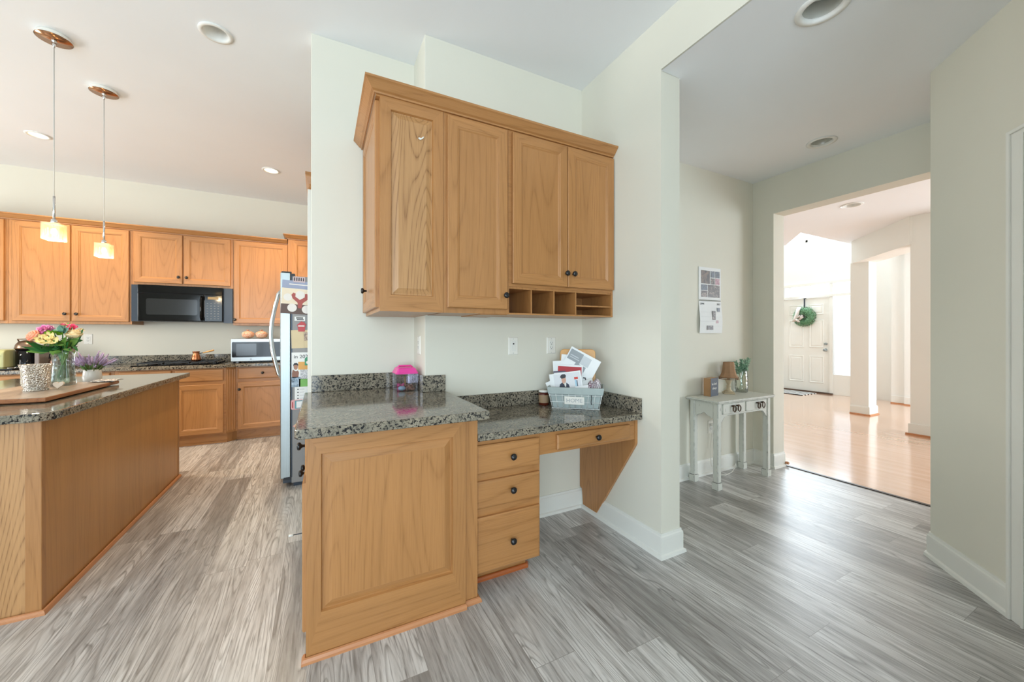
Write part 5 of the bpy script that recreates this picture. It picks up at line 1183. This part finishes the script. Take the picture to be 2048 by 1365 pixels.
for k in range(5): P('purple_letter', -0.068 + k * 0.022, -0.052 + k * 0.022, -0.074, -0.056, PUR, 0.0014, [(0, 0.8), (0.3, 1), (0.55, 0.4), (0.8, 1), (1, 0.9), (0.65, 0), (0.4, 0)])
o, P, T = sheet_in('envelope', 'white envelope leaning out past the magazine edge', 'envelope', -0.100, 0.052, 0.16, 0.13, 0.125, 24, PAPER)
o, P, T = sheet_in('paper', 'folded grey-white papers lying across the front of the basket', 'paper', 0.035, 0.016, 0.16, 0.06, 0.135, 20, plain('newsprint', '#cfd2d0', 0.7), lean=0.4)
o, P, T = sheet_in('envelope', 'short white envelope at the front rim of the basket', 'envelope', 0.065, 0.004, 0.13, 0.06, 0.118, 8, PAPER, lean=0.3)
FLO = photo('floral_black_white', ['#16171b', '#e8e8ea', '#25262b', '#b9a3ab', '#f2f2f2', '#101014'], 60)
gc = MB(); gc.ball((0, 0, 0), (0.028, 0.024, 0.055), 16, 10); gc.v = [bk(0.132 + v[0], 0.05 + v[1], 0.135 + v[2]) for v in gc.v]
gc = obj('fabric_case', gc, FLO, at=bk(0.132, 0.05, 0.13)); tag(gc, 'black and white floral fabric case in the basket corner', 'case')
gc = MB(); gc.ball((0, 0, 0), (0.026, 0.03, 0.048), 16, 10, fn=lambda q: 1 + 0.06 * math.sin(6 * math.atan2(q.y, q.x))); gc.v = [bk(0.098 + v[0], 0.055 + v[1], 0.128 + v[2]) for v in gc.v]
gc = obj('fabric_pouch', gc, photo('floral_grey', ['#1c1d22', '#dcdce0', '#7b4a5a', '#2d2e34', '#e6e6e8'], 70), at=bk(0.098, 0.055, 0.12)); tag(gc, 'grey floral fabric pouch with reddish print beside the black and white case', 'pouch')
JX, JY = 1.335, 2.165
j = thing('spice_jar', 'brown glass jar with white lid behind the wire basket', 'jar', (JX, JY, DZ + 0.001))
m = MB(); m.lathe([(0, DZ + 0.001), (0.032, DZ + 0.001), (0.034, DZ + 0.006), (0.034, DZ + 0.075), (0.028, DZ + 0.086), (0.0, DZ + 0.086)], (JX, JY, 0), 28); obj('glass_body', m, plain('brown_jar', '#5a2416', 0.15), j)
m = MB(); m.lathe([(0.0345, DZ + 0.018), (0.0345, DZ + 0.07)], (JX, JY, 0), 28, cap=False); obj('paper_label', m, plain('tan_label', '#a08466', 0.6), j)
m = MB(); m.lathe([(0.031, DZ + 0.086), (0.033, DZ + 0.088), (0.033, DZ + 0.098), (0.0, DZ + 0.099)], (JX, JY, 0), 28); obj('lid', m, WHITEP, j)

# ------------------------------------------------------------------ hallway: calendar and console table
HY = 2.25
c = thing('wall_calendar', 'open photo calendar hanging on the hallway wall', 'calendar', (3.145, HY, 1.56))
CX0, CX1 = 2.996, 3.298
m = MB(); m.box(CX0, CX1, HY - 0.006, HY - 0.001, 1.568, 1.862); tp_ = obj('photo_page', m, PAPER, c)
m = MB(); L = []
for i in range(9):
    t_ = i / 8; z = 1.560 - 0.29 * t_; y = HY - 0.004 - 0.012 * math.sin(math.pi * t_ * 0.8) ** 2 - 0.004 * t_; L.append([(CX0 + 0.002, y, z), (CX1 + 0.003, y - 0.003, z), (CX1 + 0.003, y + 0.0, z), (CX0 + 0.002, y + 0.003, z)])
m.loops(L); bp_ = obj('date_page', m, PAPER, c)
m = MB()
for k in range(24): x = CX0 + 0.01 + (CX1 - CX0 - 0.02) * k / 23; m.tube([(x, HY - 0.005, 1.572), (x, HY - 0.010, 1.564), (x, HY - 0.005, 1.556)], 0.0012, 5)
obj('wire_binding', m, DGREY, c)
PH = [photo('photo_sunset', ['#151210', '#3d322b', '#7a6250', '#221d1a'], 12), photo('photo_blue', ['#14181f', '#5f6876', '#252b34', '#9aa1ac'], 45), photo('photo_pink', ['#5e2f3a', '#c9a0a8', '#86495a', '#dcc6ca'], 45), photo('photo_brown', ['#181311', '#5d4d44', '#2d2420', '#9c8b80', '#0f0d0c'], 32)]
def zz(fx, fy): return CX0 + fx * (CX1 - CX0), 1.862 - fy * 0.294
for k, (x0, x1, y0, y1) in enumerate([(0.10, 0.49, 0.10, 0.50), (0.53, 0.71, 0.10, 0.30), (0.74, 0.94, 0.10, 0.30), (0.53, 0.71, 0.32, 0.51), (0.74, 0.94, 0.32, 0.51), (0.10, 0.38, 0.53, 0.70), (0.10, 0.38, 0.72, 0.91), (0.41, 0.94, 0.53, 0.91)]):
    a_, b_ = zz(x0, y0), zz(x1, y1); m = MB(); m.box(a_[0], b_[0], HY - 0.0075, HY - 0.006, b_[1], a_[1]); ph = obj('photo', m, PH[[0, 1, 1, 3, 2, 1, 3, 3][k]], tp_)
def dpy(z): t_ = (1.560 - z) / 0.29; return HY - 0.004 - 0.012 * math.sin(math.pi * t_ * 0.8) ** 2 - 0.004 * t_ - 0.0042
for k, (x0, x1, z0, z1) in enumerate([(0.79, 0.92, 1.465, 1.50), (0.56, 0.69, 1.39, 1.47), (0.72, 0.82, 1.36, 1.385), (0.31, 0.58, 1.30, 1.338)]):
    m = MB(); X0, X1 = CX0 + x0 * 0.3, CX0 + x1 * 0.3; y = min(dpy(z0), dpy(z1)) ; m.box(X0, X1, y, y + 0.003, z0, z1); obj('photo', m, PH[[1, 3, 2, 3][k]], bp_)
text('lettering', 'JUNE', 0.022, INK, bp_, MX((CX0 + 0.045, dpy(1.53) + 0.0005, 1.533), (1, 0, 0), (0, 0, 1))); text('lettering', '2022', 0.022, INK, bp_, MX((CX0 + 0.262, dpy(1.53) - 0.0010, 1.533), (1, 0, 0), (0, 0, 1)))
m = MB()
for k in range(1, 5): z = 1.50 - k * 0.042; m.box(CX0 + 0.015, CX1 - 0.012, dpy(z), dpy(z) + 0.003, z, z + 0.0009)
obj('grid_lines', m, plain('grid_grey', '#d4d6d6', 0.7), bp_)

DIS = NT('distressed_white'); t = DIS; _, v = t.coord(rnd=9)
bv = t.n('ShaderNodeBevel'); bv.samples = 6; bv.inputs['Radius'].default_value = 0.006; ge = t.n('ShaderNodeNewGeometry')
dt = t.n('ShaderNodeVectorMath', operation='DOT_PRODUCT'); t.l(bv.outputs[0], dt.inputs[0]); t.l(ge.outputs['True Normal'], dt.inputs[1])
ed = t.ramp(dt.outputs['Value'], [(0.90, (1, 1, 1)), (0.995, (0, 0, 0))]); ns = t.ramp(t.noise(v, 22, 3), [(0.42, (0, 0, 0)), (0.55, (1, 1, 1))])
fl = t.ramp(t.noise(t.scl(v, (60, 60, 14)), 1, 3), [(0.68, (0, 0, 0)), (0.74, (0.6, 0.6, 0.6))])
wear = t.math('MAXIMUM', t.math('MULTIPLY', ed, ns), fl)
t.l(t.mix(wear, lin('#d5d6cd'), lin('#4a4844')), t.b.inputs['Base Color']); t.b.inputs['Roughness'].default_value = 0.5
DIS = t.mat
c = thing('console_table', 'distressed white console table with two drawers and ring pulls in the hallway', 'table', (3.2, 2.1, 0))
TZ = 0.723; tx0, tx1, ty0, ty1 = 2.812, 3.602, 1.933, 2.235
m = MB(); m.prism(rounded(tx0, tx1, ty0, ty1, 0.008, n=3), TZ - 0.014, TZ); m.prism(rounded(tx0 + 0.008, tx1 - 0.008, ty0 + 0.008, ty1 - 0.003, 0.006, n=3), TZ - 0.024, TZ - 0.014); obj('table_top', m, DIS, c, bevel=0.003)
LGX, LGY = (2.842, 3.522), (1.958, 2.172)
for x in LGX:
    for y in LGY:
        m = MB(); w_ = 0.046
        m.prism([(x + 0.006, y), (x + w_ - 0.006, y), (x + w_, y + 0.006), (x + w_, y + w_ - 0.006), (x + w_ - 0.006, y + w_), (x + 0.006, y + w_), (x, y + w_ - 0.006), (x, y + 0.006)], 0.055, TZ - 0.024)
        m.box(x - 0.004, x + w_ + 0.004, y - 0.004, y + w_ + 0.004, 0.0, 0.06); obj('leg', m, DIS, c)
m = MB(); z1 = TZ - 0.0245; zb = 0.592
fp = [(2.888, z1), (2.888, 0.53), (2.93, 0.575), (2.955, zb), (3.455, zb), (3.48, 0.575), (3.522, 0.53), (3.522, z1)]
m.prism(fp, 1.966, 1.984, T=lambda x, z, y: (x, y, z)); obj('front_apron', m, DIS, c)
m = MB(); sp_ = [(2.004, z1), (2.004, 0.575), (2.02, 0.57), (2.035, 0.585), (2.06, 0.59), (2.088, 0.612), (2.116, 0.59), (2.14, 0.585), (2.155, 0.57), (2.172, 0.575), (2.172, z1)]
m.prism(sp_, 2.850, 2.868, T=lambda y, z, x: (x, y, z)); obj('side_apron', m, DIS, c); m = MB(); m.prism(sp_, 3.543, 3.56, T=lambda y, z, x: (x, y, z)); obj('side_apron', m, DIS, c)
m = MB(); m.box(2.888, 3.522, 2.195, 2.21, 0.59, z1); obj('back_apron', m, DIS, c)
BRASS = plain('dark_brass', '#4a3a2c', 0.35, 0.8)
for (x0, x1, rx) in ((2.908, 3.198, (3.035, 3.098)), (3.215, 3.505, (3.372, 3.438))):
    m = MB(); nest(m, lambda u, v, w: (x0 + u, 1.966 - w, 0.606 + v), inset(0, 0, x1 - x0, 0.084, [(0, -0.002), (0, 0.006), (0.004, 0.008)])); dr = obj('drawer', m, DIS, c)
    for x in rx:
        m = MB(); m.tube([(x - 0.018, 1.957, 0.668), (x - 0.018, 1.948, 0.670), (x, 1.944, 0.672)], 0.006, 8); m.ball((x - 0.012, 1.945, 0.668), (0.012, 0.007, 0.007), 10, 6)
        m.tube([(x + 0.017 * math.sin(2 * math.pi * k / 20), 1.942, 0.645 + 0.024 * math.cos(2 * math.pi * k / 20)) for k in range(20)], 0.0042, 8, closed=True); plabel(obj('ring_pull', m, BRASS, dr), 'dark brass ring pull')
# block sign
sx, sy = 2.985, 2.120
s = thing('block_sign', 'small wooden block sign with slate front on the distressed table', 'sign', (sx + 0.07, sy + 0.04, TZ + 0.0005), rz=0)
fu = Vector((0.142, 0.026, 0)).normalized(); fv = Vector((-0.026, 0.142, 0)).normalized()
def sT(u, v, z): p = fu * u + fv * v; return (sx + p.x, sy + p.y, TZ + 0.0005 + z)
m = MB(); m.box(0, 0.135, 0.002, 0.062, 0, 0.155, T=sT); obj('block', m, [oak('block_wood', 2, '#b58a60', '#8a6038', 0.4)], s, bevel=0.001)
m = MB(); m.box(0.0, 0.135, 0.0, 0.002, 0, 0.155, T=sT); fc = obj('slate_face', m, plain('slate_blue_grey', '#565c68', 0.6), s)
pz = Vector(sT(0.06, -0.0006, 0.105)); text('lettering', 'be kind', 0.030, WHITEP, fc, MX(pz, fu, (0, 0, 1))); text('lettering', 'always', 0.030, WHITEP, fc, MX(Vector(sT(0.066, -0.0006, 0.068)), fu, (0, 0, 1)))
# table lamp
lx, ly = 3.285, 2.160
c = thing('table_lamp', 'small brown fringed table lamp with turned wooden base', 'lamp', (lx, ly, TZ + 0.0005))
WB = plain('lamp_wood_cream', '#c9b899', 0.55, var=0.12, vs=30)
m = MB(); m.prism([(lx - 0.062, ly), (lx, ly - 0.062), (lx + 0.062, ly), (lx, ly + 0.062)], TZ + 0.0005, TZ + 0.014); m.prism([(lx - 0.048, ly), (lx, ly - 0.048), (lx + 0.048, ly), (lx, ly + 0.048)], TZ + 0.014, TZ + 0.024); obj('foot', m, WB, c, bevel=0.002)
m = MB(); m.lathe([(0.034, TZ + 0.024), (0.020, TZ + 0.04), (0.014, TZ + 0.055), (0.022, TZ + 0.066), (0.013, TZ + 0.078), (0.016, TZ + 0.09), (0.026, TZ + 0.118), (0.030, TZ + 0.125), (0.012, TZ + 0.135), (0.008, TZ + 0.19)], (lx, ly, 0), 24); obj('turned_stem', m, WB, c)
SHD = plain('shade_brown_silk', '#a37e5e', 0.8, var=0.1, vs=20)
m = MB(); n = 8; pr = [(0.079, 0.148), (0.068, 0.165), (0.058, 0.19), (0.052, 0.22), (0.047, 0.262), (0.044, 0.286)]
m.lathe([(r_, TZ + z) for r_, z in pr] + [(r_ - 0.002, TZ + z) for r_, z in pr[::-1]], (lx, ly, 0), 8, cap=False, smooth=False); sh = obj('shade', m, SHD, c)
m = MB()
for k in range(44): a = 2 * math.pi * k / 44; r_ = 0.076; x, y = lx + r_ * math.cos(a), ly + r_ * math.sin(a); m.tube([(x, y, TZ + 0.149), (x, y, TZ + 0.138)], 0.0012, 4); m.ball((x, y, TZ + 0.134), 0.0035, 6, 4)
obj('bead_fringe', m, plain('bead_brown', '#8a6648', 0.4), sh)
m = MB(); m.tube([(lx + 0.080 * math.cos(2 * math.pi * k / 8), ly + 0.080 * math.sin(2 * math.pi * k / 8), TZ + 0.149) for k in range(8)], 0.0025, 5, closed=True); obj('trim_band', m, plain('shade_trim', '#8a6648', 0.7), sh)
# glass vase with greenery
gx, gy = 3.495, 2.175
c = thing('glass_vase', 'dimpled clear glass vase on the distressed table', 'vase', (gx, gy, TZ + 0.0005))
m = MB(); pr = [(0.0, 0.0005), (0.050, 0.0005), (0.054, 0.006), (0.055, 0.05), (0.054, 0.13), (0.050, 0.17), (0.047, 0.19), (0.049, 0.205), (0.046, 0.205), (0.044, 0.19), (0.050, 0.13), (0.051, 0.05), (0.048, 0.010), (0.0, 0.008)]
m.lathe([(r_, TZ + z) for r_, z in pr], (gx, gy, 0), 32, cap=False); obj('glass_body', m, glass('dimpled_glass', (0.95, 0.97, 0.94), 0.4, 0.05, 0.8), c)
rn = random.Random(21)
SAGE = plain('sage_green', '#b3cfb8', 0.6, var=0.3, vs=40); DKG = plain('deep_green', '#7fa98c', 0.55, var=0.25, vs=40)
tips = [(-0.115, -0.02, 0.285, 'feathery green stem leaning towards the lamp'), (-0.045, -0.03, 0.30, 'upright feathery green stem in the vase centre'), (0.035, -0.02, 0.295, 'feathery green stem leaning away from the lamp'), (0.095, -0.01, 0.305, 'tall pale green stem farthest from the lamp'), (0.0, -0.045, 0.25, 'short dark green stem at the front of the vase')]
for k, (dx_, dy_, hz, lb) in enumerate(tips):
    g = thing('green_stem', lb, 'plant', (gx, gy, TZ + 0.01), 'green stems in the dimpled vase')
    b0 = Vector((gx - dx_ * 0.35, gy - dy_ * 0.3, TZ + 0.012)); tp_ = Vector((gx + dx_, gy + dy_, TZ + hz)); md = Vector((gx, gy, TZ + 0.10)); md2 = md + (tp_ - md) * 0.5
    m = MB(); m.tube([b0, md, md2, tp_], 0.0018, 5); obj('stem', m, DKG, g)
    m = MB()
    for i in range(130):
        u = rn.uniform(0.38, 1.0); p = md + (tp_ - md) * u; d = ((tp_ - md).normalized() * 0.8 + rv() * 0.8).normalized(); m.leaf(p, p + d * (0.044 * (1.15 - 0.6 * u)), 0.009, rv(), rn.randrange(2), 0.1, 3)
    obj('leaves', m, [SAGE, DKG] if k != 3 else [plain('pale_sage', '#9fb8a0', 0.6, var=0.2, vs=40), SAGE], g)
cd = MB(); cd.tube([(3.26, 2.222, TZ - 0.05), (3.20, 2.235, 0.55), (3.165, 2.222, 0.44), (3.165, 2.232, 0.40), (3.14, 2.232, 0.25), (3.10, 2.20, 0.10), (3.13, 2.17, 0.012), (3.22, 2.14, 0.006), (3.33, 2.16, 0.006), (3.42, 2.19, 0.02), (3.46, 2.205, 0.05)], 0.003, 6)
cd.box(3.152, 3.172, 2.222, 2.243, 0.428, 0.452); cd = obj('lamp_cord', cd, WHITEP, at=(3.15, 2.2, 0.3)); tag(cd, 'thin white lamp cord looping down behind the table', 'cord')
